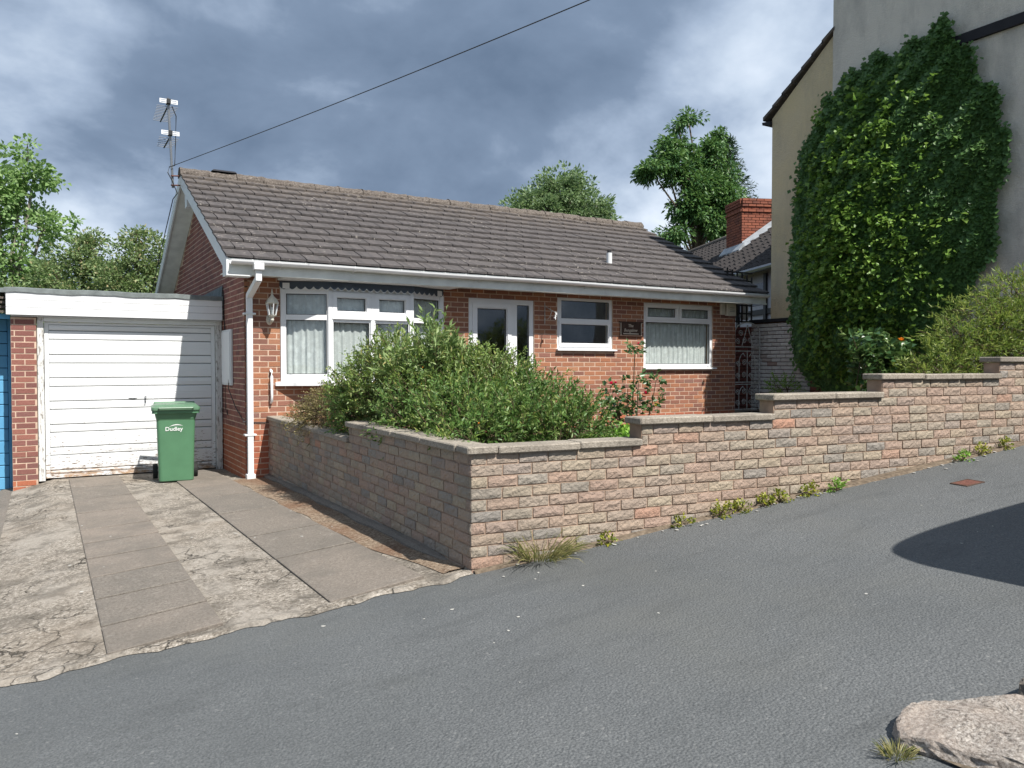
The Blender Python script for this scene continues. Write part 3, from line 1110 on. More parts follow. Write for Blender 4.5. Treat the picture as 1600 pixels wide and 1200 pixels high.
# roof deck, tiles, ridge
mb = MB()
mb.hexa([(XV0 + .03, EY + .04, EZ - .06), (XV1 - .03, EY + .04, EZ - .06), (XV1 - .03, RY, RZ - .06), (XV0 + .03, RY, RZ - .06),
         (XV0 + .03, EY + .04, EZ - .02), (XV1 - .03, EY + .04, EZ - .02), (XV1 - .03, RY, RZ - .02), (XV0 + .03, RY, RZ - .02)])
YB = 2 * RY - EY
mb.hexa([(XV0 + .03, RY, RZ - .06), (XV1 - .03, RY, RZ - .06), (XV1 - .03, YB, EZ - .06), (XV0 + .03, YB, EZ - .06),
         (XV0 + .03, RY, RZ + .01), (XV1 - .03, RY, RZ + .01), (XV1 - .03, YB, EZ + .01), (XV0 + .03, YB, EZ + .01)])
roof = mb.build('roof', 'dark_felt', bung)
NR = 13
slope_len = math.hypot(RY - EY, RZ - EZ)
gauge = slope_len / NR
ang = math.atan2(RZ - EZ, RY - EY)
TW = 0.334
tiles = []
for r in range(NR):
    x = XV0 - (TW * 0.5 if r % 2 else 0) - 0.0
    while x < XV1 - 0.02:
        a, b = max(x, XV0), min(x + TW, XV1)
        if b - a > 0.05:
            tiles.append((r, a + 0.006, b - 0.006))
        x += TW


def tile_mesh():
    mb = MB()
    T = 0.027
    L = gauge + 0.06
    n = 5
    fr_b = []
    for i in range(n + 1):
        fr_b.append((-.5 + i / n, random.uniform(-.005, .005)))
    # bottom nose slightly ragged
    lo = [(x, y, 0) for x, y in fr_b]
    hi = [(x * 0.99, y + 0.006, T + random.uniform(-.002, .002)) for x, y in fr_b]
    bk = [(x, L, T * 0.55) for x, y in fr_b]
    bk0 = [(x, L, 0) for x, y in fr_b]
    for A, B in ((lo, hi), (hi, bk), (bk, bk0)):
        for i in range(n):
            mb.quad(A[i], A[i + 1], B[i + 1], B[i])
    mb.poly([lo[0], hi[0], bk[0], bk0[0]])
    mb.poly([lo[-1], bk0[-1], bk[-1], hi[-1]])
    me = mb.mesh('tile')
    me.materials.append(M['roof_tile'])
    return me


TM = [tile_mesh() for _ in range(6)]


def tile_matrix(r, a, b):
    s = r * gauge - 0.01
    y = EY + s * math.cos(ang)
    z = EZ + s * math.sin(ang) - 0.004
    tip = 0.070 + random.uniform(-.003, .003)
    return (Matrix.Translation(((a + b) / 2, y + random.uniform(-.004, .004), z + 0.012 + random.uniform(0, .004))) @ Matrix.Rotation(ang - tip, 4, 'X') @ Matrix.Rotation(random.gauss(0, 0.006), 4, 'Z') @ Matrix.Rotation(random.gauss(0, 0.003), 4, 'Y') @ Matrix.Diagonal((b - a, 1, 1, 1)))


tiles.sort(key=lambda q: project(((q[1] + q[2]) / 2, EY + q[0] * gauge * math.cos(ang), EZ)))
for q in tiles[:300]:
    o = bpy.data.objects.new('tile', random.choice(TM))
    col.objects.link(o)
    setpar(o, roof)
    o.matrix_basis = tile_matrix(*q)
mbm = MB()
for q in tiles[300:]:
    me = random.choice(TM)
    mt_ = tile_matrix(*q)
    i0 = len(mbm.v)
    mbm.v += [tuple(mt_ @ v.co) for v in me.vertices]
    mbm.f += [tuple(i0 + k for k in pl.vertices) for pl in me.polygons]
stuff(mbm.build('tile_mass', 'roof_tile', roof, fix=False))

# ridge tiles, each a half round length bedded in lumpy mortar
nrt = 22
for i in range(nrt):
    x0 = XV0 + (XV1 - XV0) * i / nrt + 0.004
    x1 = XV0 + (XV1 - XV0) * (i + 1) / nrt - 0.004
    mb = MB()
    rings = []
    dz = random.uniform(-.008, .008)
    for k in range(7):
        x = x0 + (x1 - x0) * k / 6
        ring = []
        for j in range(9):
            th = math.pi * (1.06 - 1.12 * j / 8)
            rr = 0.125 + random.uniform(-.009, .009) + (0.012 if k in (0, 6) else 0)
            ring.append((x, RY + math.cos(th) * rr * 1.15, RZ - 0.045 + dz + math.sin(th) * rr))
        rings.append(ring)
    for A, B in zip(rings, rings[1:]):
        for j in range(8):
            mb.quad(A[j], A[j + 1], B[j + 1], B[j])
    mb.poly(rings[0])
    mb.poly(rings[-1][::-1])
    mb.build('ridge_tile', 'ridge_tile', roof)
mb = MB()
mb.hexa([(0.17, RY - 0.10, RZ + .08), (0.57, RY - .10, RZ + .08), (0.57, RY + .10, RZ + .08), (0.17, RY + .10, RZ + .08),
         (0.21, RY - 0.05, RZ + .115), (0.55, RY - .05, RZ + .115), (0.55, RY + .05, RZ + .115), (0.21, RY + .05, RZ + .115)])
mb.build('ridge_vent', 'dark_felt', roof)
mb = MB()
mb.tube([(5.05, RY + .3, RZ - 0.2), (5.05, RY + .3, RZ + .14)], 0.055, 12)
mb.build('vent_cap', 'dark_felt', roof)
# white flue on the front slope
mb = MB()
zf = roof_z(0.42)
mb.tube([(6.33, 0.42, zf - .05), (6.33, 0.42, zf + .20)], 0.05, 14)
fl_ = mb.build('flue_pipe', 'white_trim', roof)
mb = MB()
mb.tube([(6.33, 0.42, zf + .20), (6.33, 0.42, zf + .245)], [0.036, 0.036], 12)
mb.build('flue_cap', 'dark_felt', fl_)

# fascia, soffit, barge boards
mb = MB()
mb.bbox(XV0 + 0.03, XV1 - 0.03, -0.475, -0.452, 2.655, 2.855, 0.003)
mb.build('fascia_board', 'fascia_paint', bung)
mb = MB()
mb.box(XV0 + 0.03, XV1 - 0.03, -0.451, -0.004, 2.69, 2.70)
mb.build('soffit', 'fascia_paint', bung)
mb = MB()
mb.box(0.42, 2.95, -0.44, -0.06, 2.655, 2.688)
mb.build('bay_soffit', 'white_trim', bung)
for sgn in (1, -1):
    mb = MB()

    def yy(y):
        return y if sgn == 1 else 2 * RY - y
    A = (EY + 0.02, 2.655)
    pts_o = [(EY + 0.02, EZ - 0.005), (RY, RZ - 0.005), (RY, RZ - 0.205), (EY + 0.25, roof_z(EY + .25) - 0.205), (EY + 0.25, 2.64), (EY + 0.02, 2.64)]
    mb.loft([[(XV0 + 0.012, yy(y), z) for y, z in pts_o], [(XV0 + 0.036, yy(y), z) for y, z in pts_o]])
    mb.build('barge_board', 'white_trim', bung)
    mb = MB()
    mb.hexa([(XV0 + .037, yy(EY + .26), roof_z(EY + .26) - .17), (-.001, yy(EY + .26), roof_z(EY + .26) - .17), (-.001, yy(RY), RZ - .17), (XV0 + .037, yy(RY), RZ - .17),
             (XV0 + .037, yy(EY + .26), roof_z(EY + .26) - .16), (-.001, yy(EY + .26), roof_z(EY + .26) - .16), (-.001, yy(RY), RZ - .16), (XV0 + .037, yy(RY), RZ - .16)])
    mb.build('verge_soffit', 'fascia_paint', bung)
    mb = MB()
    mb.box(XV0 + .037, -.001, min(yy(EY + .025), yy(EY + .25)), max(yy(EY + .025), yy(EY + .25)), 2.641, 2.66)
    mb.build('eaves_box', 'white_trim', bung)
mb = MB()
pts_o = [(EY + 0.02, EZ - 0.02), (RY, RZ - 0.02), (RY, RZ - 0.16), (EY + 0.02, 2.68)]
mb.loft([[(XV1 - 0.035, y, z) for y, z in pts_o], [(XV1 - 0.055, y, z) for y, z in pts_o]])
mb.build('barge_board', 'dark_timber', bung)
# barge apex block
mb = MB()
mb.box(XV0 + 0.034, XV0 + 0.1, RY - 0.55, RY - 0.35, 4.02, 4.22)
mb.build('vent_box', 'white_trim', bung)

# gutter and downpipe
mb = MB()
gy, gz, gr = -0.535, 2.83, 0.056
rings = []
for x in lin(XV0 + 0.05, XV1 - 0.07, 24):
    sag = 0.004 * math.sin(x * 1.7)
    ring = []
    for j in range(9):
        th = math.pi + math.pi * j / 8
        ring.append((x, gy + gr * math.cos(th), gz + sag + gr * math.sin(th)))
    for j in range(9):
        th = 2 * math.pi - math.pi * j / 8
        ring.append((x, gy + (gr - .006) * math.cos(th), gz + sag + (gr - .006) * math.sin(th)))
    rings.append(ring)
mb.loft(rings)
gut = mb.build('gutter', 'white_upvc', bung)
for x in lin(0.35, 8.95, 10):
    mb = MB()
    ring = []
    pts = [(x, gy + (gr + .004) * math.cos(math.pi + math.pi * j / 8), gz + (gr + .004) * math.sin(math.pi + math.pi * j / 8)) for j in range(9)]
    for p, q in zip(pts, pts[1:]):
        mb.quad((p[0] - .014, p[1], p[2]), (p[0] + .014, p[1], p[2]), (q[0] + .014, q[1], q[2]), (q[0] - .014, q[1], q[2]))
    mb.tube([pts[5], (x, -0.476, gz - .085)], 0.006, 5)
    mb.build('gutter_bracket', 'white_upvc', gut, fix=False)


def sq_pipe(mb, pts, h):
    for a, b in zip(pts, pts[1:]):
        a = Vector(a)
        b = Vector(b)
        d = (b - a).normalized()
        s = Vector((1, 0, 0)) - d * d.x
        s.normalize()
        u = d.cross(s)
        mb.loft([[a + s * h * i + u * h * j for i, j in ((-1, -1), (1, -1), (1, 1), (-1, 1))], [b + s * h * i + u * h * j for i, j in ((-1, -1), (1, -1), (1, 1), (-1, 1))]])


mb = MB()
mb.bbox(0.0, 0.125, gy - .06, gy + .055, gz - .115, gz - .03, .008)
sq_pipe(mb, [(0.065, -.52, gz - .10), (0.065, -.52, gz - .245)], .036)
sq_pipe(mb, [(0.065, -.52, gz - .225), (0.055, -.055, gz - .40)], .0355)
sq_pipe(mb, [(0.055, -.055, gz - .375), (0.055, -.055, 0.09)], .035)
dp = mb.build('downpipe', 'white_upvc', bung)
for z in (2.20, 0.62):
    mb = MB()
    mb.bbox(-0.02, 0.13, -.098, -.004, z - .012, z + .012, .003)
    mb.build('pipe_clip', 'white_trim', dp)
mb = MB()
mb.bbox(0.0, 0.11, -.11, -.012, 0.03, 0.11, .006)
mb.build('pipe_shoe', 'white_upvc', dp)


# ---- windows
def win(name, parent, fr, s0, s1, z0, z1, panes, sashes=(), depth=0.06, d0=-0.07, curtain=None, label=None):
    """frame with panes (s0,s1,z0,z1); sashes are proud opening lights round some panes"""
    mb = MB()
    holes = [p for p in panes]
    holes_slab(mb, fr, s0, s1, z0, z1, holes, d0, d0 + depth)
    f = mb.build(name, 'white_upvc', parent, fix=False)
    for (a, b, c_, e) in sashes:
        ins = [p for p in panes if p[0] >= a - 1e-6 and p[1] <= b + 1e-6 and p[2] >= c_ - 1e-6 and p[3] <= e + 1e-6]
        mb = MB()
        hh = []
        for p in ins:
            hh.append((p[0] - .012, p[1] + .012, p[2] - .012, p[3] + .012))
        holes_slab(mb, fr, a, b, c_, e, hh, d0 + depth + .0005, d0 + depth + 0.018)
        mb.build('sash', 'white_upvc', f, fix=False)
    for p in panes:
        mb = MB()
        mb.obox(fr, p[0], p[1], d0 + .022, d0 + .028, p[2], p[3])
        mb.build('pane', 'glass', f)
        mb = MB()
        g = 0.009
        holes_slab(mb, fr, p[0], p[1], p[2], p[3], [(p[0] + g, p[1] - g, p[2] + g, p[3] - g)], d0 + .03, d0 + .04)
        mb.build('gasket', 'dark_rubber', f, fix=False)
    return f


def sill(parent, fr, s0, s1, d0, d1, z):
    mb = MB()
    P = lambda s, d, zz: fp(fr, s, d, zz)
    mb.hexa([P(s0, d1, z - .035), P(s1, d1, z - .035), P(s1, d0, z - .03), P(s0, d0, z - .03), P(s0, d1, z - .012), P(s1, d1, z - .012), P(s1, d0, z), P(s0, d0, z)])
    mb.build('sill', 'white_upvc', parent)


CURT = []


def net_curtain(fr, s0, s1, z0, z1, d, label, amp=0.013, seed=0, scallop=0.0):
    mb = MB()
    n = int((s1 - s0) / 0.008)
    rows = 10
    r_ = random.Random(seed)
    ph = [r_.uniform(0, 6.28) for _ in range(4)]
    for j in range(rows + 1):
        for i in range(n + 1):
            s = s0 + (s1 - s0) * i / n
            k = 0.35 + 0.65 * (1 - j / rows)
            w = math.sin(s * 62 + ph[0] + 1.5 * math.sin(s * 9 + ph[1])) + 0.5 * math.sin(s * 111 + ph[2])
            mb.v.append(fp(fr, s, d + amp * k * w, z0 + (z1 - z0) * j / rows))
    for j in range(rows):
        for i in range(n):
            a = j * (n + 1) + i
            mb.f.append((a, a + 1, a + n + 2, a + n + 1))
    o = mb.build('net_curtain', 'lace', None, smooth=True, fix=False)
    tag(o, label, 'curtain', 'net curtains')
    return o


# kitchen window
k0, k1, kz0, kz1 = 4.945, 6.075, 1.80, 2.642
kw = win('kitchen_window', bung, FF, k0, k1, kz0, kz1, [(k0 + .085, k1 - .075, kz0 + .095, kz0 + .405), (k0 + .085, k1 - .055, kz0 + .50, kz1 - .05)], sashes=[(k0 + .035, k1 - .025, kz0 + .035, kz0 + .465)], d0=-.03)
sill(kw, FF, k0 - .035, k1 + .055, -.03, .115, kz0 + .004)
# bedroom window
b0, b1, bz0, bz1 = 6.775, 8.43, 1.49, 2.627
bm_ = (b0 + b1) / 2 - .01
bw = win('bedroom_window', bung, FF, b0, b1, bz0, bz1, [(b0 + .05, b1 - .05, bz0 + .06, bz0 + .80), (b0 + .095, bm_ - .07, bz0 + .895, bz1 - .085), (bm_ + .08, b1 - .095, bz0 + .895, bz1 - .085)], sashes=[(b0 + .035, bm_ - .012, bz0 + .84, bz1 - .03), (bm_ + .012, b1 - .035, bz0 + .84, bz1 - .03)], d0=-.03)
sill(bw, FF, b0 - .03, b1 + .055, -.03, .115, bz0 + .004)
net_curtain(FF, b0 + .05, b1 - .05, bz0 + .05, bz1 - .06, -.066, 'white lace net curtain behind the bedroom window by the gate', seed=3)
# front door with side light
d0_, d1_, dz0, dz1 = 3.315, 4.485, 0.70, 2.56
dw = win('door_frame', bung, FF, d0_, d1_, dz0, dz1, [(d0_ + .155, d0_ + .675, dz0 + .25, dz1 - .155), (d1_ - .305, d1_ - .075, dz0 + .25, dz1 - .08)], sashes=[(d0_ + .065, d0_ + .755, dz0 + .04, dz1 - .075)], d0=-.03)
sill(dw, FF, d0_ - .02, d1_ + .02, -.03, .10, dz0 + .002)
mb = MB()
mb.bbox(d0_ + .69, d0_ + .72, -.055, -.005, 1.55, 1.72, .004)
mb.tube([(d0_ + .705, -.055, 1.66), (d0_ + .58, -.06, 1.66)], .011, 8)
mb.build('door_handle', 'grey_metal', dw)

# bow window of four lights in front of the living room
BZ0, BZ1 = 1.31, 2.555
bp = [(0.50, 0.0), (1.085, -0.20), (1.69, -0.20), (2.275, -0.20), (2.845, 0.0)]
bay = MB()
for x, y in bp:
    pass
head = [(0.47, 0.03)] + [(x, y - .03) for x, y in bp] + [(2.875, 0.03)]
bay.loft([[(x, y, BZ1) for x, y in head], [(x, y, BZ1 + .075) for x, y in head]])
bay_head = bay.build('bow_window', 'white_upvc', bung)
mb = MB()
sl = [(0.385, 0.04), (0.395, -.03), (1.06, -0.31), (2.30, -0.31), (2.95, -.03), (2.96, 0.04)]
mb.loft([[(x, y, BZ0 - .055) for x, y in sl], [(x, y, BZ0 - .012) for x, y in sl], [(1.68 + (x - 1.68) * .97, y * .9, BZ0) for x, y in sl]])
mb.build('sill', 'white_upvc', bay_head)
TR = 2.185    # transom height
for i in range(4):
    (xa, ya), (xb, yb) = bp[i], bp[i + 1]
    fr = frame(xa, ya, xb - xa, yb - ya)
    L = math.hypot(xb - xa, yb - ya)
    e = 0.045
    if i in (0, 3):
        panes = [(e, L - e, BZ0 + .10, TR - .045), (e, L - e, TR + .025, BZ1 - .065)]
        sash = []
    else:
        panes = [(e, L - e, BZ0 + .10, TR - .07), (e + .055, L - e - .055, TR + .085, BZ1 - .11)]
        sash = [(e - .02, L - e + .02, TR + .0, BZ1 - .03)]
    f = MB()
    holes_slab(f, fr, 0.004, L - 0.004, BZ0, BZ1 - .001, panes, -0.06, 0.0)
    lf = f.build('light_frame', 'white_upvc', bay_head, fix=False)
    # sub-parts stay one level below the window
    for (a, b, c_, e2) in sash:
        mb = MB()
        holes_slab(mb, fr, a, b, c_, e2, [(panes[1][0] - .01, panes[1][1] + .01, panes[1][2] - .01, panes[1][3] + .01)], 0.0005, 0.022)
        mb.build('sash', 'white_upvc', bay_head, fix=False)
        mb = MB()
        mb.obox(fr, a - .005, b + .005, 0.0, 0.03, c_ - .028, c_ - .002)
        mb.build('drip_bar', 'white_upvc', bay_head)
    for p in panes:
        mb = MB()
        mb.obox(fr, p[0], p[1], -.04, -.034, p[2], p[3])
        mb.build('pane', 'glass', bay_head)
        mb = MB()
        g = .008
        holes_slab(mb, fr, p[0], p[1], p[2], p[3], [(p[0] + g, p[1] - g, p[2] + g, p[3] - g)], -.03, -.02)
        mb.build('gasket', 'dark_rubber', bay_head, fix=False)
    which = ('in the leftmost light of the bow window', 'in the second light of the bow window', 'in the third light of the bow window', 'in the rightmost light of the bow window')[i]
    net_curtain(fr, 0.01, L - 0.01, BZ0 + .06, BZ1 - .04, -.088, 'white floral lace net curtain ' + which, seed=20 + i)
# posts at the corners of the bow
for x, y in bp:
    mb = MB()
    mb.bbox(x - .032, x + .032, y - .022, y + .045, BZ0 + .001, BZ1 - .002, .004)
    mb.build('corner_post', 'white_upvc', bay_head)
# scalloped pelmet above the bow window
mb = MB()
pp = [(0.46, 0.0), (1.07, -.27), (2.29, -.27), (2.88, 0.0)]
pel_root = thing('window_pelmet', 'dark blue scalloped pelmet with white edge above the bow window', 'pelmet', (1.68, -.2, 2.6))
sc = MB()
for (xa, ya), (xb, yb) in zip(pp, pp[1:]):
    fr = frame(xa, ya, xb - xa, yb - ya)
    L = math.hypot(xb - xa, yb - ya)
    mb.obox(fr, 0, L, -.006, 0.004, 2.585, 2.652)
    k = int(round(L / 0.105))
    for i in range(k):
        a, b = L * i / k, L * (i + 1) / k
        n = 8
        arc = [(a + (b - a) * j / n, 2.583 - 0.038 * math.sin(math.pi * j / n)) for j in range(n + 1)]
        for (s1_, z1_), (s2_, z2_) in zip(arc, arc[1:]):
            mb.poly([fp(fr, s1_, .004, 2.585), fp(fr, s1_, .004, z1_), fp(fr, s2_, .004, z2_), fp(fr, s2_, .004, 2.585)])
            sc.poly([fp(fr, s1_, .005, z1_), fp(fr, s1_, .005, z1_ - .010), fp(fr, s2_, .005, z2_ - .010), fp(fr, s2_, .005, z2_)])
mb.build('valance', 'pelmet_blue', pel_root, fix=False)
sc.build('edging', 'white_trim', pel_root, fix=False)

# ---- things fixed to the bungalow
# lantern
lt = thing('wall_lantern', 'white wall lantern with spiked cap beside the downpipe', 'lantern', (0.33, -.1, 2.15))
x, y = 0.325, -0.15
mb = MB()
mb.loft([[(x + r * math.cos(a), y + r * math.sin(a), z) for a in [math.pi / 6 + math.pi / 3 * k for k in range(6)]] for r, z in ((.085, 2.335), (.092, 2.345), (.06, 2.40), (.045, 2.41), (.02, 2.44), (.012, 2.46), (.016, 2.47), (.004, 2.53))])
mb.build('cap', 'cream_plastic', lt)
for k in range(6):
    a = math.pi / 6 + math.pi / 3 * k
    mb = MB()
    mb.tube([(x + .078 * math.cos(a), y + .078 * math.sin(a), 2.34), (x + .047 * math.cos(a), y + .047 * math.sin(a), 2.185)], .0075, 6)
    mb.build('glazing_bar', 'white_trim', lt)
mb = MB()
mb.loft([[(x + r * math.cos(a), y + r * math.sin(a), z) for a in [math.pi / 6 + math.pi / 3 * k for k in range(6)]] for r, z in ((.07, 2.335), (.041, 2.19))], cap=False)
mb.build('glass', 'glass', lt)
mb = MB()
mb.loft([[(x + r * math.cos(2 * math.pi * k / 12), y + r * math.sin(2 * math.pi * k / 12), z) for k in range(12)] for r, z in ((.052, 2.19), (.045, 2.175), (.02, 2.15), (.024, 2.12), (.008, 2.095))])
mb.build('base_cup', 'cream_plastic', lt)
mb = MB()
mb.tube([(x, y, 2.13), (x, -.08, 2.09), (x, -.03, 2.12)], .016, 8)
mb.loft([[(x + .045 * c_, -.001, 2.135 + .075 * s_) for c_, s_ in [(math.cos(2 * math.pi * k / 12), math.sin(2 * math.pi * k / 12)) for k in range(12)]], [(x + .03 * c_, -.03, 2.135 + .055 * s_) for c_, s_ in [(math.cos(2 * math.pi * k / 12), math.sin(2 * math.pi * k / 12)) for k in range(12)]]])
mb.build('bracket', 'cream_plastic', lt)
mb = MB()
mb.tube([(x, y, 2.20), (x, y, 2.26), (x, y, 2.29)], [.016, .026, .006], 8)
mb.build('bulb', 'white_trim', lt)

# grab handle
mb = MB()
hpts = [(0.335, -.002, 1.47), (0.335, -.05, 1.45), (0.335, -.065, 1.38), (0.335, -.065, 1.12), (0.335, -.05, 1.05), (0.335, -.002, 1.03)]
mb.tube(hpts, .017, 10)
tag(mb.build('grab_rail', 'white_upvc', None, True), 'white vertical grab rail on the brick by the bow window', 'grab rail')

# white meter box on the gable wall beside the garage
mbx = thing('meter_box', 'white rectangular meter cupboard on the shaded gable wall', 'meter box', (0, 1.0, 1.25))
mb = MB()
mb.bbox(-.035, -.002, 0.70, 1.31, 1.25, 2.03, .006)
mb.build('casing', 'white_trim', mbx)
mb = MB()
mb.bbox(-.045, -.0365, 0.73, 1.28, 1.28, 2.0, .003)
mb.build('door', 'white_upvc', mbx)

# alarm box
al = thing('alarm_box', 'cream alarm box under the eaves by the gate', 'alarm box', (8.8, -.05, 2.46))
mb = MB()
mb.bbox(8.73, 8.97, -.075, -.003, 2.455, 2.685, .01)
mb.build('casing', 'cream_plastic', al)
mb = MB()
for z in (2.53, 2.56, 2.60):
    mb.box(8.80, 8.93, -.0765, -.0755, z, z + .010)
mb.build('print', 'grey_felt', al)
mb = MB()
mb.bbox(8.60, 8.69, -.06, -.003, 2.47, 2.685, .008)
tag(mb.build('bell_box', 'cream_plastic', None), 'narrow cream box left of the alarm box under the eaves', 'junction box')


def text_mesh(s, size, name, mat, mtx, parent, ext=0.0015):
    cu = bpy.data.curves.new(name, 'FONT')
    cu.body = s
    cu.size = size
    cu.align_x = 'CENTER'
    cu.extrude = ext
    cu.resolution_u = 3
    cu.offset = size * 0.012
    ob = bpy.data.objects.new(name + '_tmp', cu)
    col.objects.link(ob)
    bpy.context.view_layer.update()
    me = bpy.data.meshes.new_from_object(ob.evaluated_get(bpy.context.evaluated_depsgraph_get()))
    bpy.data.objects.remove(ob)
    me.transform(mtx)
    me.materials.clear()
    me.materials.append(M[mat])
    return link(name, me, parent)


# name board
sg = thing('name_board', 'dark wooden house name board reading The Bungalow', 'sign', (6.46, -.02, 2.03))
mb = MB()
mb.bbox(6.23, 6.70, -.022, -.002, 2.04, 2.265, .004)
mb.build('board', 'dark_timber', sg)
mb = MB()
mb.bbox(6.205, 6.725, -.036, -.003, 2.262, 2.280, .004)
mb.bbox(6.205, 6.725, -.040, -.003, 2.024, 2.042, .004)
mb.build('rail', 'dark_timber', sg)
mb = MB()
mb.bbox(6.232, 6.246, -.028, -.0225, 2.044, 2.26, .002)
mb.bbox(6.684, 6.698, -.028, -.0225, 2.044, 2.26, .002)
mb.bbox(6.29, 6.63, -.026, -.0225, 2.062, 2.080, .001)
mb.build('moulding', 'letter_cream', sg)
vert = Matrix.Rotation(R(90), 4, 'X')
sh = Matrix(((1, 0.18, 0, 0), (0, 1, 0, 0), (0, 0, 1, 0), (0, 0, 0, 1)))
text_mesh('The', 0.075, 'lettering', 'letter_cream', Matrix.Translation((6.455, -.0235, 2.185)) @ vert @ sh, sg)
text_mesh('Bungalow', 0.075, 'lettering', 'letter_cream', Matrix.Translation((6.455, -.0235, 2.108)) @ vert @ sh, sg)

# hanging bracket beside the kitchen window
hb = thing('hanging_bracket', 'rusty white hanging basket bracket left of the kitchen window', 'bracket', (4.68, 0, 2.3))
mb = MB()
mb.tube([(4.69, -.008, 2.52), (4.69, -.008, 2.20)], .007, 6)
mb.tube([(4.69, -.012, 2.48), (4.70, -.30, 2.36)], .006, 6)
mb.tube([(4.69, -.012, 2.27), (4.695, -.10, 2.27), (4.695, -.16, 2.32), (4.70, -.20, 2.40)], .005, 6)
mb.build('arm', 'gate_metal', hb)
mb = MB()
for k in range(5):
    mb.tube([(4.70, -.30, 2.37 - k * .012), (4.70 + .02 * math.cos(k), -.32, 2.35 - k * .025), (4.70 + .03 * math.sin(k), -.29, 2.33 - k * .012)], .008, 5)
mb.build('tangle_of_cord', 'white_trim', hb)

# loose cables on the gable wall
mb = MB()
mb.tube([(-.012, 1.28, 2.6), (-.012, 1.25, 2.2), (-.012, 0.95, 1.6), (-.055, 0.75, 1.2), (-.012, 0.5, 0.95), (-.012, 0.02, .80), (-.03, -.012, .79), (.3, -.012, .77)], .006, 5)
mb.tube([(-.012, 1.30, 2.55), (-.012, 1.22, 2.1), (-.012, 1.2, 1.3), (-.012, 1.18, .9), (-.012, 1.05, .82), (-.02, 1.0, .9)], .005, 5)
tag(mb.build('loose_cable', 'black_metal', None), 'thin black cable hanging down the gable wall beside the garage', 'cable')

# ---- aerial and wire
ae = thing('television_aerial', 'double white television aerial on a leaning mast at the gable', 'aerial', (-.42, 3.2, 4.42))
m0, m1_ = Vector((-.415, 3.18, 4.40)), Vector((-.475, 3.18, 5.83))
mb = MB()
mb.tube([m0, m1_], .019, 8)
mb.build('mast', 'grey_metal', ae)
mb = MB()
for z in (4.43, 4.58):
    mb.tube([(-.45, 3.14, z), (-.28, 3.16, z + .02)], .012, 6)
mb.build('mast_bracket', 'red_rust', ae)


def yagi(z, blen, nel, el):
    xm = m0.x + (m1_.x - m0.x) * (z - m0.z) / (m1_.z - m0.z)
    for sgn in (-1, 1):
        mb = MB()
        xa, xb = (xm - .135, xm - .018) if sgn < 0 else (xm + .018, xm + .135)
        fr = frame(xa, 3.12, xb - xa, 0.0)
        w = xb - xa
        holes_slab(mb, fr, 0, w, z - .034, z + .034, [(w * .15, w * .85, z - .022, z - .012), (w * .15, w * .85, z + .010, z + .020)], -.006, 0.0)
        mb.build('reflector', 'white_upvc', ae, fix=False)
    mb = MB()
    mb.bbox(xm - .03, xm + .03, 3.10, 3.22, z - .035, z + .04, .004)
    mb.build('clamp', 'black_metal', ae)
    mb = MB()
    z -= .05
    mb.tube([(xm, 3.2, z), (xm, 3.2 + blen, z)], .012, 6)
    bo = mb.build('boom', 'black_metal', ae)
    for k in range(nel):
        yk = 3.2 + blen * (k + .6) / nel
        h = el * (1 - .25 * k / nel)
        mb = MB()
        mb.tube([(xm - h, yk, z + .004), (xm + h, yk, z + .004)], .005, 5)
        mb.build('element', 'grey_metal', bo)


yagi(5.76, .95, 11, .16)
yagi(5.26, .70, 6, .15)
mb = MB()
mb.tube([(-.42, 3.16, 5.70), (-.36, 3.15, 5.55), (-.375, 3.15, 5.1), (-.39, 3.14, 4.75), (-.47, 3.12, 4.72), (-.5, 3.1, 4.62), (-.44, 3.1, 4.5), (-.36, 3.1, 4.3), (-.36, 3.6, 4.3), (-.37, 5.2, 3.6), (-.36, 6.8, 2.95)], .008, 5)
mb.build('coax_cable', 'black_metal', ae)
mb = MB()
A = Vector((-.45, 3.15, 4.73))
B = Vector((1.838, -5.0, 4.703))
pts = []
for i in range(25):
    u = i / 24 * 1.5
    p = A + (B - A) * u
    p.z -= 0.07 * math.sin(math.pi * min(1, u / 1.5))
    p.z += 0.055 * u
    pts.append(p)
mb.tube(pts, .0055, 5)
tag(mb.build('overhead_wire', 'black_metal', None), 'thin dark overhead wire running from the gable across the sky', 'wire')

# ------------------------------------------------------------------ garage
gar = thing('garage', 'flat roofed single garage with white up-and-over door', 'garage', (-1.2, 1.4, 0))
GY = 1.40
FP = frame(-2.61, GY + .05, 1, 0)
mb = MB()
holes_slab(mb, FP, 0.004, 0.285, -0.2, 2.15, (), -.2, .0465)
pil = mb.build('brick_pillar', 'mortar', gar, fix=False)
pb = []
for b in lay(0.0, 0.29, -0.125, 2.15, (), off=0.07):
    pb.append((FP,) + b + (('fo', 'brick_orange', 0.05, 0) if b[3] < 0.03 else ('fr2', 'brick_dark', 0.05, 0)))
FPL = frame(-2.56, GY + .9, 0, -1)
for b in lay(0.0, 0.89, -0.125, 2.15, (), off=0.04):
    pb.append((FPL,) + b + ('fr2', 'brick_dark', 0.05, 0))
mb = MB()
mb.box(-2.602, -2.4, GY + .26, GY + .9, -.2, 2.15)
mb.build('pillar_return', 'mortar', gar)
place_bricks(pb, pil, 'brick', 130)
# frame
mb = MB()
mb.bbox(-2.318, -2.243, GY + .02, GY + .10, 0.0, 2.16, .004)
mb.build('door_jamb', 'old_frame_paint', gar)
mb = MB()
mb.bbox(-.095, -.012, GY + .02, GY + .10, 0.0, 2.16, .004)
mb.build('door_jamb', 'old_frame_paint', gar)
mb = MB()
mb.bbox(-2.242, -.096, GY + .02, GY + .10, 2.105, 2.16, .004)
mb.build('door_head', 'white_trim', gar)
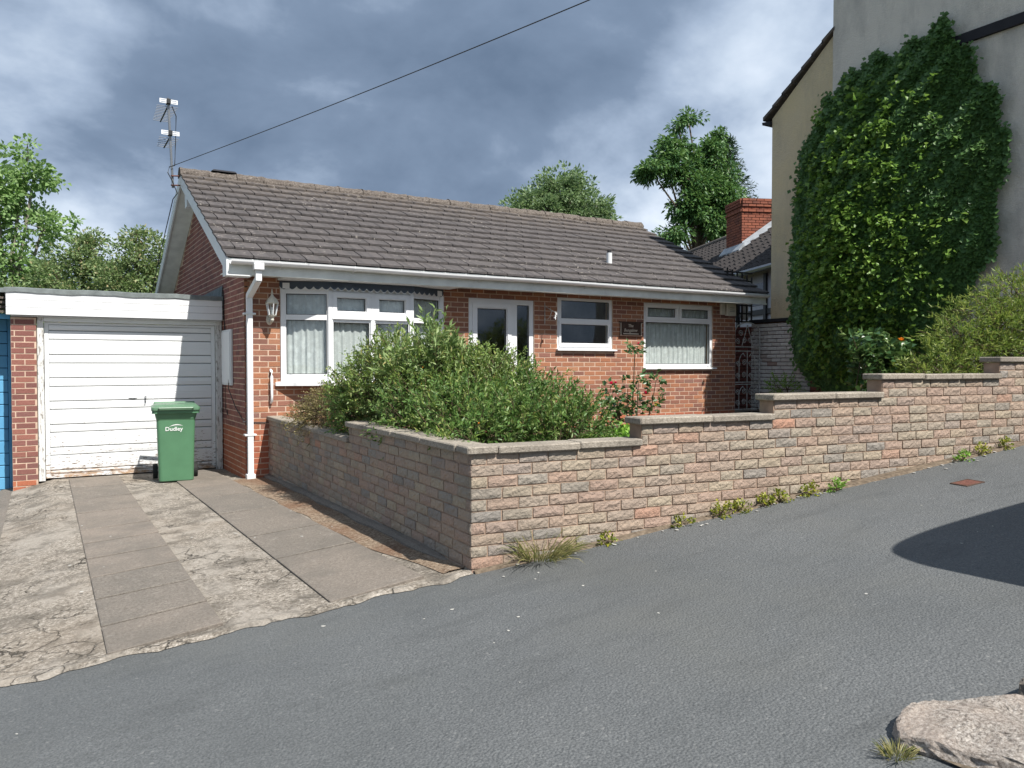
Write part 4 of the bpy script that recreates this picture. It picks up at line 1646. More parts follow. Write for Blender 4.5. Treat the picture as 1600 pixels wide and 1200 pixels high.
# door: outer frame, then boards in pairs (narrow / wide)
mb = MB()
DX0, DX1, DZ0, DZ1 = -2.236, -.102, 0.03, 2.10
dfr = frame(DX0, GY + .10, 1, 0)
holes_slab(mb, dfr, 0, DX1 - DX0, DZ0, DZ1, [(.05, DX1 - DX0 - .05, DZ0 + .05, DZ1 - .03)], 0.0, .03)
gd = mb.build('garage_door', 'garage_paint', gar, fix=False)
mb = MB()
mb.box(DX0 + .045, DX1 - .045, GY + .099, GY + .112, DZ0 + .045, DZ1 - .025)
mb.build('backing_panel', 'grey_felt', gd)
zt = DZ1 - .03
hs = [0.075, 0.113, 0.195]
z = zt
k = 0
bounds = [2.07, 1.99, 1.872, 1.67, 1.557, 1.36, 1.245, 1.05, 0.94, 0.74, 0.635, 0.435, 0.33, 0.13, 0.08]
for a, b in zip(bounds, bounds[1:]):
    mb = MB()
    wide = a - b > .15
    h = a - b
    g = .0045
    x0, x1 = DX0 + .053, DX1 - .053
    if wide:
        zm = (a + b) / 2
        pr = [(0.014, b + g), (0.024, b + g + .008), (0.026, zm - .006), (0.0225, zm), (0.026, zm + .006), (0.024, a - g - .01), (0.012, a - g)]
    else:
        pr = [(0.012, b + g), (0.022, b + g + .006), (0.027, (a + b) / 2), (0.022, a - g - .006), (0.012, a - g)]
    pr = pr + [(0.0, a - g), (0.0, b + g)]
    mb.loft([[(x0, GY + .098 - d, z) for d, z in pr], [(x1, GY + .098 - d, z) for d, z in pr]])
    mb.build('door_board', 'garage_paint', gd)
mb = MB()
mb.loft([[(-1.19 + .055 * math.cos(t_), GY + .066, 1.075 + .012 * math.sin(t_)) for t_ in [2 * math.pi * k / 12 for k in range(12)]], [(-1.19 + .045 * math.cos(t_), GY + .064, 1.075 + .008 * math.sin(t_)) for t_ in [2 * math.pi * k / 12 for k in range(12)]]])
mb.build('letter_slot', 'grey_metal', gd)
mb = MB()
mb.bbox(-1.04, -1.02, GY + .05, GY + .072, 1.02, 1.10, .003)
mb.tube([(-1.03, GY + .05, 1.075), (-1.03, GY + .03, 1.07), (-1.03, GY + .03, 1.03)], .007, 6)
mb.build('handle', 'grey_metal', gd)
# fascia boards and felt roof
z = 2.175
for h in (.098, .098, .098):
    mb = MB()
    mb.bbox(-2.652, -.022, GY - .10, GY - .08, z + .0015, z + h - .0015, .004)
    mb.build('fascia_plank', 'white_upvc', gar)
    z += h
mb = MB()
mb.box(-2.64, -.025, GY - .079, GY - .06, 2.175, 2.47)
mb.build('fascia_backing', 'dark_felt', gar)
mb = MB()
rings = []
for x in lin(-2.672, -.012, 22):
    w = .006 * math.sin(x * 7) + .004 * math.sin(x * 17)
    rings.append([(x, GY - .115, 2.462 + w), (x, GY - .10, 2.462 + w), (x, 6.2, 2.38), (x, 6.2, 2.45), (x, GY - .085, 2.528 + w * .6), (x, GY - .115, 2.52 + w * .6)])
mb.loft(rings)
mb.build('felt_roof', 'grey_felt', gar)
mb = MB()
mb.hexa([(-.5, GY - .05, 2.50), (-.011, GY - .05, 2.50), (-.011, 6.0, 2.44), (-.5, 6.0, 2.44), (-.03, GY - .05, 2.505), (-.011, GY - .05, 2.68), (-.011, 6.0, 2.62), (-.03, 6.0, 2.46)])
mb.build('flashing', 'grey_felt', gar)
mb = MB()
mb.box(-2.6, -.03, GY - .055, GY + .3, 2.161, 2.174)
mb.build('soffit', 'white_trim', gar)
mb = MB()
mb.box(-2.598, -2.4, 2.31, 6.1, -.2, 2.15)
mb.box(-2.399, -.02, 6.0, 6.1, -.2, 2.15)
mb.build('garage_wall', 'brick_dark', gar)
mb = MB()
mb.box(-2.39, -.02, GY + .2, 6.0, -.15, -.1)
mb.build('garage_floor', 'interior', gar)

# neighbouring blue garage at the left edge
ng = thing('garage', 'garage with blue door cut off by the left edge', 'garage', (-3.8, 1.6, -.3))
bfr = frame(-5.0, GY + .22, 1, 0)
for i in range(15):
    a = -.30 + i * .163
    mb = MB()
    mb.bbox(-5.0, -2.66, GY + .485, GY + .51, a + .004, a + .159, .006)
    mb.build('door_board', 'blue_paint', ng)
mb = MB()
mb.box(-5.0, -2.65, GY + .512, GY + .56, -.32, 2.15)
mb.build('door_backing', 'dark_felt', ng)
mb = MB()
mb.bbox(-2.655, -2.605, GY + .46, GY + .55, -.3, 2.15, .004)
mb.bbox(-5.05, -2.612, GY + .10, GY + .18, 2.13, 2.20, .004)
mb.build('door_surround', 'blue_paint', ng)
for i in range(4):
    mb = MB()
    mb.hexa([(-5.2, GY + .04 + .07 * i, 2.205 + .065 * i), (-2.66, GY + .04 + .07 * i, 2.205 + .065 * i), (-2.66, GY + .5 + .07 * i, 2.24 + .065 * i), (-5.2, GY + .5 + .07 * i, 2.24 + .065 * i),
             (-5.2, GY + .04 + .07 * i, 2.235 + .065 * i), (-2.66, GY + .04 + .07 * i, 2.235 + .065 * i), (-2.66, GY + .5 + .07 * i, 2.265 + .065 * i), (-5.2, GY + .5 + .07 * i, 2.265 + .065 * i)])
    mb.build('tile_course', 'ridge_tile', ng)
mb = MB()
mb.box(-5.2, -2.66, GY + .45, 6.0, 2.50, 2.56)
mb.build('felt_roof', 'grey_felt', ng)
mb = MB()
mb.box(-5.2, -5.05, GY + .3, 6.0, -.35, 2.2)
mb.build('garage_wall', 'brick_dark', ng)

# ------------------------------------------------------------------ wheelie bin
bn = thing('wheelie_bin', 'green council wheelie bin standing in front of the garage door', 'bin', (-.77, .46, 0.0))
BR = Matrix.Translation((-.775, .50, drive_z(-.77, .5) + .03)) @ Matrix.Rotation(R(-6), 4, 'Z')


def rr(w, d, z, r=.05, n=5, dy=0.0):
    out = []
    for cx, cy, a0 in ((w / 2 - r, d / 2 - r, 0), (-w / 2 + r, d / 2 - r, 90), (-w / 2 + r, -d / 2 + r, 180), (w / 2 - r, -d / 2 + r, 270)):
        for k in range(n):
            a = R(a0 + 90 * k / (n - 1))
            out.append(BR @ Vector((cx + r * math.cos(a), cy + dy + r * math.sin(a), z)))
    return out


mb = MB()
mb.loft([rr(.40, .44, 0.0, .05), rr(.415, .46, .012, .05), rr(.43, .485, .30, .045, dy=.0), rr(.445, .51, .60, .045), rr(.458, .53, .79, .045), rr(.47, .545, .81, .045), rr(.50, .565, .875, .04), rr(.56, .63, .88, .045), rr(.56, .63, .915, .045)])
body = mb.build('body', 'bin_green', bn, smooth=False)
mb = MB()
mb.loft([rr(.575, .66, .917, .05), rr(.58, .665, .935, .05), rr(.575, .66, .955, .05), rr(.54, .61, .965, .06, dy=.01), rr(.50, .55, .985, .07, dy=.02), rr(.44, .48, .992, .07, dy=.02)])
lid = mb.build('lid', 'bin_lid', bn)
mb = MB()
hp = [BR @ Vector(p) for p in ((-.2, -.345, .945), (-.2, -.362, .95), (.2, -.362, .95), (.2, -.345, .945))]
mb.tube(hp, .012, 6)
mb.build('lid_grip', 'bin_lid', lid)
mb = MB()
mb.tube([BR @ Vector(p) for p in ((-.25, .30, .93), (-.25, .37, .985), (.25, .37, .985), (.25, .30, .93))], .018, 8)
mb.build('handle', 'bin_green', bn)
for sx in (-1, 1):
    mb = MB()
    mb.tube([BR @ Vector((sx * .215, .20, .09)), BR @ Vector((sx * .225, .20, .09)), BR @ Vector((sx * .27, .20, .09)), BR @ Vector((sx * .275, .20, .09))], [.088, .10, .10, .09], 20)
    mb.build('wheel', 'dark_rubber', bn)
# printed name with a swoosh
face = lambda x, z: BR @ Vector((x, -(.485 + (.53 - .485) * (z - .3) / .49) / 2 - .0035, z))
tilt = math.atan2(.0225, .49)
tm = BR @ Matrix.Translation((-.025, -(.485 + .045 * (.66 - .3) / .49) / 2 - .0035, .655)) @ Matrix.Rotation(R(90) + tilt, 4, 'X')
text_mesh('Dudley', .072, 'lettering', 'print_white', tm, body, .0006)
mb = MB()
arc = [(-.085 + .17 * i / 14, .688 + .05 * math.sin(math.pi * (0.12 + .70 * i / 14))) for i in range(15)]
for i, ((xa, za), (xb, zb)) in enumerate(zip(arc, arc[1:])):
    wa = .012 * math.sin(math.pi * i / 14)
    wb = .012 * math.sin(math.pi * (i + 1) / 14)
    mb.poly([face(xa, za), face(xb, zb), face(xb, zb - wb), face(xa, za - wa)])
mb.build('swoosh', 'print_white', body, fix=False)

# ------------------------------------------------------------------ garden wall
def obev(fr, s0, s1, d0, d1, z0, z1, b, mb):
    vs_, fs_ = bev_box(s0, s1, d0, d1, z0, z1, b)
    i = len(mb.v)
    mb.v += [fp(fr, s, d, z) for s, d, z in vs_]
    mb.f += [tuple(i + k for k in q) for q in fs_]


gw = thing('garden_wall', 'stepped garden wall of rough buff and grey stone bricks with concrete coping', 'garden wall', (CX, CY, ZC))
nf = (RD[1], -RD[0])
FWf = ((CX - nf[0] * .05, CY - nf[1] * .05), RD, nf)
a_s = Vector((-0.2165, -6.20)).normalized()
ns_ = (a_s.y, -a_s.x)
FSf = ((0.308 - ns_[0] * .05, 0.08 - ns_[1] * .05), (a_s.x, a_s.y), ns_)
SB = [0.0, 1.315, 2.545, 3.74, 5.28, 6.75, 8.2]
T0 = 0.958
SLEN = 6.206
holes_f = [(SB[i], SB[i + 1], T0 + .15 * i, 9) for i in range(6)]
SIDE_STEP = 3.60
holes_s = [(-1, SIDE_STEP, T0 - .15, 9)]
mb = MB()
holes_slab(mb, FWf, 0.016, SB[-1], -0.4, T0 + .75 - .002, [(h[0] if h[0] > 0 else -1, h[1], h[2] - .002, 9) for h in holes_f], -.11, .041)
mb.build('mortar_core', 'mortar_stone', gw, fix=False)
mb = MB()
holes_slab(mb, FSf, 0.0, SLEN - .02, -0.4, T0 - .002, [(-1, SIDE_STEP, T0 - .152, 9)], -.11, .041)
mb.build('mortar_core', 'mortar_stone', gw, fix=False)
sb = []
for b in lay(0.0, SB[-1], T0 - 12 * .075, T0 + .75, holes_f, jit=.012, off=.0, joint=.009):
    x, y, _ = fp(FWf, (b[0] + b[1]) / 2, 0, 0)
    if b[3] > road_z(x, y) + .01:
        sb.append((FWf,) + b + ('st', 'stone_brick', .05, .0045))
for b in lay(0.0, SLEN, T0 - 14 * .075, T0, holes_s, jit=.012, off=.06, joint=.009):
    x, y, _ = fp(FSf, (b[0] + b[1]) / 2, 0, 0)
    if b[3] > drive_z(x, y) + .01:
        sb.append((FSf,) + b + ('st', 'stone_brick', .05, .0045))
place_bricks(sb, gw, 'stone_brick', 300)
# coping stones
for i in range(6):
    a = SB[i] + (-.035 if i else -.035)
    e = SB[i + 1] - .004
    n = max(2, int(round((e - a) / .62)))
    cuts = [a + (e - a) * k / n + (random.uniform(-.06, .06) if 0 < k < n else 0) for k in range(n + 1)]
    if i == 0:
        cuts = [a, .185, .80, e]
    for k in range(len(cuts) - 1):
        mb = MB()
        zt_ = T0 + .15 * i + random.uniform(-.003, .003)
        obev(FWf, cuts[k] + .003, cuts[k + 1] - .003, -.135, .078 + random.uniform(-.004, .004), zt_, zt_ + .050, .008, mb)
        mb.build('coping_stone', 'coping', gw)
for a, e, z in ((-.0, SIDE_STEP - .005, T0 - .15), (SIDE_STEP - .03, SLEN - .19, T0)):
    n = max(2, int(round((e - a) / .62)))
    cuts = [a + (e - a) * k / n for k in range(n + 1)]
    for k in range(n):
        mb = MB()
        obev(FSf, cuts[k] + .003, cuts[k + 1] - .003, -.135, .078 + random.uniform(-.004, .004), z + random.uniform(-.003, .003), z + .050, .008, mb)
        mb.build('coping_stone', 'coping', gw)

# ------------------------------------------------------------------ neighbouring tall house
NX = 9.85
nh = thing('neighbour_house', 'tall rendered house with cream and grey side wall beyond the gate', 'house', (NX, -1.5, .8))
mb = MB()
pr = [(-.13, 2.42), (-.13, 6.27), (-1.50, 7.40), (-1.50, 2.42)]
mb.loft([[(NX, y, z) for y, z in pr], [(NX + 1.2, y, z) for y, z in pr]])
mb.build('cream_wall', 'render_cream', nh)
mb = MB()
mb.box(NX - .05, NX + 6, -5.35, -1.505, .5, 9.7)
mb.build('grey_wall', 'render_grey', nh)
mb = MB()
mb.box(NX + .02, NX + 1.1, -1.5, .36, .3, 2.36)
core = mb.build('painted_brick_base', 'mortar_dark', nh)
FN = frame(NX + .03, .36, 0, -1)
wb = []
for b in lay(0, 1.40, .46, 2.36, (), off=.05, jit=.02):
    wb.append((FN,) + b + ('wh', 'white_brick', .03, .006))
for b in lay(1.405, 1.86, .46, 2.36, (), off=.05, jit=.02):
    wb.append((FN,) + b + ('bb', 'brick_dark', .03, .006))
place_bricks(wb, core, 'brick', 150)
mb = MB()
mb.box(NX - .035, NX + .2, -1.49, .38, 2.365, 2.425)
mb.build('drip_band', 'dark_felt', nh)
# verge tiles down the rear slope
n = 7
for i in range(n):
    t0, t1 = i / n, (i + 1) / n + .02
    y0, z0 = .04 + (-1.50 - .04) * t0, 6.26 + (7.45 - 6.26) * t0
    y1, z1 = .04 + (-1.50 - .04) * t1, 6.26 + (7.45 - 6.26) * t1
    dzz = .02
    mb = MB()
    mb.hexa([(NX - .07, y0, z0), (NX + 1.2, y0, z0), (NX + 1.2, y1, z1 - dzz), (NX - .07, y1, z1 - dzz), (NX - .07, y0, z0 + .07), (NX + 1.2, y0, z0 + .07), (NX + 1.2, y1, z1 + .035), (NX - .07, y1, z1 + .035)])
    mb.build('verge_tile', 'roof_tile', nh)
mb = MB()
mb.hexa([(NX - .05, -.12, 6.15), (NX + 1.2, -.12, 6.15), (NX + 1.2, .07, 6.19), (NX - .05, .07, 6.19), (NX - .05, -.12, 6.22), (NX + 1.2, -.12, 6.22), (NX + 1.2, .08, 6.245), (NX - .05, .08, 6.245)])
mb.build('gutter', 'dark_felt', nh)
mb = MB()
mb.box(NX - .11, NX - .052, -5.36, -3.45, 6.40, 6.55)
mb.build('roof_flashing', 'dark_felt', nh)
mb = MB()
mb.box(NX - .055, NX + .3, -5.3, -1.48, .5, .95)
mb.build('plinth', 'brick_dark', nh)

# ------------------------------------------------------------------ gate, trellis
gt = thing('garden_gate', 'tall narrow wrought iron gate with scrolls between the bungalow and the painted wall', 'gate', (9.42, .05, .65))
gx0, gx1, gz0, gz1 = 9.075, 9.76, .66, 2.34
gyy = .06
mb = MB()
mb.tube([(gx0, gyy, gz0), (gx0, gyy, 2.15)], .013, 6)
mb.tube([(gx1, gyy, gz0), (gx1, gyy, 2.15)], .013, 6)
arch = [(gx0 + (gx1 - gx0) * (1 - math.cos(math.pi * k / 14)) / 2, gyy, 2.15 + .20 * math.sin(math.pi * k / 14)) for k in range(15)]
mb.tube(arch, .012, 6)
for z in (gz0 + .02, 1.16, 1.20, 1.80, 1.88):
    mb.tube([(gx0, gyy, z), (gx1, gyy, z)], .010, 6)
mb.build('frame', 'gate_metal', gt)
for k in range(1, 4):
    x = gx0 + (gx1 - gx0) * k / 4
    for z0_, z1_ in ((gz0 + .02, 1.10), (1.20, 1.74)):
        mb = MB()
        if k == 2:
            mb.tube([(x, gyy, z0_), (x, gyy, z1_ + .06)], .008, 5)
        else:
            sg_ = 1 if k == 1 else -1
            mb.tube([(x - sg_ * .05, gyy, z0_), (x - sg_ * .05, gyy, z1_ - .12), (x, gyy, z1_ - .02), (x + sg_ * .06, gyy, z1_ + .02), (x + sg_ * .11, gyy, z1_ - .04)], .008, 5)
        mb.build('bar', 'gate_metal', gt)
mb = MB()
mb.tube([(9.27, gyy, 1.9), (9.42, gyy, 2.30)], .008, 5)
mb.tube([(9.57, gyy, 1.9), (9.42, gyy, 2.30)], .008, 5)
mb.build('bar', 'gate_metal', gt)


def scroll(cx, cz, r, flip):
    mb = MB()
    pts = []
    for k in range(20):
        a = k / 19 * 3.6 * math.pi
        q = r * (1 - .045 * k)
        pts.append((cx + flip * q * math.cos(a), gyy, cz + q * math.sin(a)))
    mb.tube(pts, .006, 4)
    mb.build('scroll', 'gate_metal', gt)


for i, (cx, cz) in enumerate([(9.17, .8), (9.33, .82), (9.52, .8), (9.67, .82), (9.17, 1.0), (9.34, 1.02), (9.51, 1.0), (9.67, 1.02), (9.17, 1.32), (9.33, 1.34), (9.52, 1.32), (9.67, 1.34), (9.18, 1.55), (9.34, 1.58), (9.51, 1.55), (9.66, 1.58), (9.16, 1.98), (9.34, 2.0), (9.5, 2.0), (9.67, 1.98), (9.24, 2.14), (9.6, 2.14)]):
    scroll(cx, cz, .062, 1 if i % 2 else -1)

mb = MB()
mb.box(9.92, 10.05, .38, 5.0, .3, 2.3)
bw_ = mb.build('back_wall', 'mortar_dark', None)
tag(bw_, 'dark old brick wall seen through the iron gate', 'wall')
FBW = frame(9.935, 5.0, 0, -1)
place_bricks([(FBW,) + b + ('bw', 'brick_dark', .03, .006) for b in lay(0, 4.6, .6, 2.3, ())], bw_, 'brick', 80)
trl = thing('trellis', 'black wooden trellis above the gate', 'trellis', (9.45, .3, 2.36))
for k in range(6):
    mb = MB()
    x = 9.10 + k * .135
    mb.bbox(x, x + .035, .29, .31, 2.36, 3.42 - .03 * k, .003)
    mb.build('slat', 'black_metal', trl)
for k in range(7):
    mb = MB()
    z = 2.37 + k * .16
    mb.bbox(9.06, 9.83, .311, .328, z, z + .03, .003)
    mb.build('slat', 'black_metal', trl)
mb = MB()
mb.bbox(9.70, 9.84, .42, .46, 2.43, 2.88, .004)
tag(mb.build('white_board', 'white_wall', None), 'small white board behind the trellis against the cream wall', 'board')

# ------------------------------------------------------------------ house behind with pantile roof and chimney
E2 = Vector((.3907, .9205, 0))
F2 = Vector((.9205, -.3907, 0))
A2 = Vector((11.27, 1.157, 3.7))
rh = thing('rear_house', 'white house with pantile roof and brick chimney behind the gate', 'house', (A2.x, A2.y, 1.5))
PITCH = .70
RUN = 3.0


def rp(e, f, z=0.0):
    return A2 + E2 * e + F2 * f + Vector((0, 0, z))


mb = MB()
ncourse = 12
nseg = 8
for cidx in range(ncourse):
    f0, f1 = RUN * cidx / ncourse - .02, RUN * (cidx + 1) / ncourse + .06
    row0, row1, rowb = [], [], []
    ne = int(17 / .3) * nseg
    for i in range(ne + 1):
        e = -2.0 + i * .3 / nseg
        ph = (i % nseg) / nseg
        hgt = .028 * math.sin(2 * math.pi * ph)
        wob = .006 * math.sin(i * 12.9 + cidx * 7)
        row0.append(rp(e, f0, f0 * PITCH + hgt + .045 + wob))
        rowb.append(rp(e, f0, f0 * PITCH + hgt + .012 + wob))
        row1.append(rp(e, f1, f1 * PITCH + hgt + .012))
    i0 = len(mb.v)
    mb.v += [tuple(p) for p in rowb + row0 + row1]
    m_ = ne + 1
    for i in range(ne):
        mb.f.append((i0 + i, i0 + i + 1, i0 + m_ + i + 1, i0 + m_ + i))
        mb.f.append((i0 + m_ + i, i0 + m_ + i + 1, i0 + 2 * m_ + i + 1, i0 + 2 * m_ + i))
pant = mb.build('pantile_roof', 'pantile', rh, fix=False)
stuff(pant)
mb = MB()
mb.loft([[rp(-2, 0, -.06), rp(-2, RUN, RUN * PITCH - .06), rp(-2, 2 * RUN, -.06), rp(-2, 2 * RUN, -.02), rp(-2, RUN, RUN * PITCH + .0), rp(-2, 0, .0)],
         [rp(15, 0, -.06), rp(15, RUN, RUN * PITCH - .06), rp(15, 2 * RUN, -.06), rp(15, 2 * RUN, -.02), rp(15, RUN, RUN * PITCH + .0), rp(15, 0, .0)]])
mb.build('roof_deck', 'dark_felt', rh)
for i in range(38):
    mb = MB()
    e0, e1 = -2 + i * .45 + .003, -2 + (i + 1) * .45 - .003
    rg = []
    for e in (e0, e1):
        rg.append([rp(e, RUN + .13 * math.cos(math.pi * k / 6), RUN * PITCH - .02 + .13 * math.sin(math.pi * k / 6)) for k in range(7)])
    mb.loft(rg)
    mb.build('ridge_tile', 'roof_tile', rh)
mb = MB()
mb.loft([[rp(-1.8, .25, 0), rp(14.8, .25, 0), rp(14.8, 5.75, 0), rp(-1.8, 5.75, 0)], [rp(-1.8, .25, -3.2), rp(14.8, .25, -3.2), rp(14.8, 5.75, -3.2), rp(-1.8, 5.75, -3.2)]])
mb.build('white_wall', 'white_wall', rh)
mb = MB()
mb.tube([rp(-2, -.06, -.04), rp(15, -.06, -.04)], .06, 8)
mb.build('gutter', 'grey_metal', rh)
for e in (-.6, .55, 2.0, 3.5):
    mb = MB()
    mb.loft([[rp(e, .20, -.1), rp(e + .12, .20, -.1), rp(e + .12, .26, -.1), rp(e, .26, -.1)], [rp(e, .20, -2.9), rp(e + .12, .20, -2.9), rp(e + .12, .26, -2.9), rp(e, .26, -2.9)]])
    mb.build('timber_post', 'black_metal', rh)
mb = MB()
mb.loft([[rp(-.9, .22, -.9), rp(6, .22, -.9), rp(6, .26, -.9), rp(-.9, .26, -.9)], [rp(-.9, .22, -1.02), rp(6, .22, -1.02), rp(6, .26, -1.02), rp(-.9, .26, -1.02)]])
mb.build('timber_rail', 'black_metal', rh)
mb = MB()
mb.loft([[rp(.72, .24, -.3), rp(1.5, .24, -.3), rp(1.5, .27, -.3), rp(.72, .27, -.3)], [rp(.72, .24, -.8), rp(1.5, .24, -.8), rp(1.5, .27, -.8), rp(.72, .27, -.8)]])
mb.build('window', 'van_glass', rh)
# chimney
CH = Vector((14.59, 4.99, 0))
CE, CF = 1.06, 1.35
mb = MB()
q = [CH, CH + F2 * CF, CH + F2 * CF + E2 * CE, CH + E2 * CE]
ins = [CH + F2 * .012 + E2 * .012, CH + F2 * (CF - .012) + E2 * .012, CH + F2 * (CF - .012) + E2 * (CE - .012), CH + F2 * .012 + E2 * (CE - .012)]
mb.loft([[Vector((p.x, p.y, 4.3)) for p in ins], [Vector((p.x, p.y, 6.16)) for p in ins]])
chim = mb.build('chimney', 'mortar_dark', rh)
FCf = frame(CH.x + E2.x * .05, CH.y + E2.y * .05, F2.x, F2.y)
FCl = frame((CH + E2 * CE + F2 * .05).x, (CH + E2 * CE + F2 * .05).y, -E2.x, -E2.y)
cb = []
for fr_, L in ((FCf, CF), (FCl, CE)):
    for b in lay(0, L, 4.62, 6.20, (), off=.04):
        row = round((6.20 - b[3]) / .075)
        dep = .05 + (.05 if row in (0, 1) else .035 if row in (2, 4) else 0.0)
        cb.append((fr_,) + b + ('ch%.3f' % dep, 'brick_chimney', dep, 0))
place_bricks(cb, chim, 'brick', 0)
mb = MB()
mb.loft([[Vector((p.x, p.y, 6.16)) for p in q], [Vector((p.x, p.y, 6.215)) for p in [CH + (p - CH) * .98 + (F2 + E2) * .01 for p in q]]])
mb.build('flaunching', 'mortar_dark', chim)
mb = MB()
mb.hexa([rp(2.9, 1.2, 1.2 * PITCH + .05), CH + Vector((0, 0, 4.80)) - E2 * .02, CH + F2 * CF + Vector((0, 0, 5.72)) - E2 * .02, rp(3.0, 3.0, 3.0 * PITCH + .06),
         rp(2.9, 1.2, 1.2 * PITCH + .08), CH + Vector((0, 0, 4.95)) - E2 * .02, CH + F2 * CF + Vector((0, 0, 5.86)) - E2 * .02, rp(3.0, 3.0, 3.0 * PITCH + .09)]) if False else None
P0 = CH + Vector((0, 0, 4.74))
P1 = CH + F2 * CF + Vector((0, 0, 4.74 + CF * PITCH))
mb.hexa([P0 - E2 * .22, P1 - E2 * .22, P1 + E2 * .02, P0 + E2 * .02, P0 - E2 * .22 + Vector((0, 0, .09)), P1 - E2 * .22 + Vector((0, 0, .09)), P1 - E2 * .02 + Vector((0, 0, .24)), P0 - E2 * .02 + Vector((0, 0, .24))])
mb.hexa([P0 - F2 * .18 - E2 * .22 - Vector((0, 0, .1)), P0 - E2 * .22, P0 + E2 * (CE + .1), P0 - F2 * .18 + E2 * (CE + .1) - Vector((0, 0, .1)),
         P0 - F2 * .18 - E2 * .22, P0 - F2 * .02 - E2 * .22 + Vector((0, 0, .2)), P0 - F2 * .02 + E2 * (CE + .1) + Vector((0, 0, .2)), P0 - F2 * .18 + E2 * (CE + .1)])
mb.build('lead_flashing', 'lead', chim)

# ------------------------------------------------------------------ trees


def tree(name, label, base, trunk_h, blobs, ncl, per, clr, leaf, mat, bark, group=None, width=.6, limb_r=.05, cat='tree', shell=.75, droop=0.0, jit=.9):
    t_ = thing(name, label, cat, base, group)
    bx, by, bz = base
    mb = MB()
    top_ = Vector((bx, by, bz + trunk_h))
    mb.tube([(bx, by, bz - .3), (bx + .02, by, bz + trunk_h * .3), (bx + .05, by + .03, bz + trunk_h * .65), top_], [limb_r * 3.2, limb_r * 2.6, limb_r * 2.2, limb_r * 1.8], 10)
    C_, D_ = blob_points(blobs, ncl, shell)
    forks = []
    for b in blobs:
        c_ = Vector(b[:3])
        m_ = top_ + (c_ - top_) * .5 + Vector((random.uniform(-.2, .2), random.uniform(-.2, .2), .15))
        tip = c_ + Vector((0, 0, b[5] * .55))
        mb.tube([top_ - Vector((0, 0, .4)), m_, c_, tip], [limb_r * 1.5, limb_r * 1.0, limb_r * .7, limb_r * .25], 7)
        forks += [m_, c_, c_ + (tip - c_) * .5]
    for i in range(0, len(C_), 2):
        p = Vector(C_[i])
        f_ = min(forks, key=lambda q: (q - p).length)
        mid = f_ + (p - f_) * .55 + Vector((random.uniform(-.1, .1), random.uniform(-.1, .1), random.uniform(-.05, .12)))
        mb.tube([f_, mid, p], [limb_r * .42, limb_r * .25, limb_r * .10], 4, cap=False)
    mb.build('trunk', bark, t_, smooth=True, fix=False)
    n = len(C_) * per
    d = rng.normal(0, 1, (n, 3))
    d /= np.linalg.norm(d, axis=1)[:, None]
    rad = rng.random(n) ** .5
    sc_ = np.repeat(clr * rng.uniform(.6, 1.35, len(C_)), per)
    off = d * (rad * sc_)[:, None] * np.array([1, 1, .7])
    P = np.repeat(C_, per, axis=0) + off
    P[:, 2] -= droop * (off[:, 0] ** 2 + off[:, 1] ** 2)
    Dd = d + np.repeat(D_, per, axis=0) * .6 + np.array([0, 0, -droop * 1.2])
    leaves(P, Dd, leaf, 'crown', mat, t_, width=width, jitter=jit)
    return t_


gz_ = lambda x, y: ground_z(x, y) - .02
# left: young pale lime tree, and scrubby trees behind the garage
tree('lime_tree', 'pale green airy tree at the left edge behind the garages', (-3.2, 16, gz_(-3.2, 16)), 2.6,
     [(-3.3, 16, 6.6, .9, 1.0, 1.1), (-2.2, 16, 5.5, .95, 1.0, .6), (-2.4, 15.7, 6.9, .5, .6, .6), (-3.9, 16.3, 5.8, 1.0, 1.0, 1.0), (-2.9, 15.8, 4.3, 1.2, 1.1, .75), (-2.1, 16, 3.6, .7, .8, .6), (-4.3, 16, 4.2, 1.0, 1.0, .8), (-3.2, 15.5, 3.0, 1.3, 1.0, .6), (-2.55, 16.1, 7.6, .28, .3, .45)],
     230, 46, .33, .14, 'leaf_lime', 'bark_pale', 'trees behind the houses', width=.75, limb_r=.05, droop=.3)
tree('hawthorn_tree', 'olive green bushy tree just left of the gable behind the garage', (-.2, 11.4, gz_(-.2, 11.4)), 1.8,
     [(-.15, 11.3, 4.1, .85, .9, .85), (.5, 11.6, 4.0, .75, .9, .85), (-.6, 11.2, 3.6, .7, .9, .6), (.2, 11, 3.1, .9, .8, .8), (-.2, 11.2, 4.75, .35, .4, .25), (.95, 11.6, 3.5, .8, .8, 1.0), (-.3, 10.9, 2.7, .9, .8, .6)],
     330, 55, .27, .085, 'leaf_hawthorn', 'bark', 'trees behind the houses', limb_r=.035)
tree('hawthorn_tree', 'low dull green bushy tree between the pale tree and the gable tree', (-1.4, 12.4, gz_(-1.4, 12.4)), 1.7,
     [(-1.4, 12.3, 4.2, .65, .7, .5), (-.9, 12.2, 3.6, .7, .7, .6), (-1.9, 12.2, 3.5, .7, .7, .7), (-1.3, 11.9, 2.9, .9, .7, .6), (-1.15, 12.4, 4.75, .3, .3, .2)],
     220, 55, .26, .085, 'leaf_hawthorn', 'bark', 'trees behind the houses', limb_r=.03)
tree('hawthorn_tree', 'dark low bushy tree under the pale tree at the left edge', (-3.3, 12.6, gz_(-3.3, 12.6)), 1.2,
     [(-3.3, 12.5, 2.9, .9, .8, .7), (-2.5, 12.4, 2.8, .8, .8, .6), (-4.2, 12.5, 2.8, .8, .8, .6)],
     150, 55, .27, .09, 'leaf_hawthorn', 'bark', 'trees behind the houses', limb_r=.03)
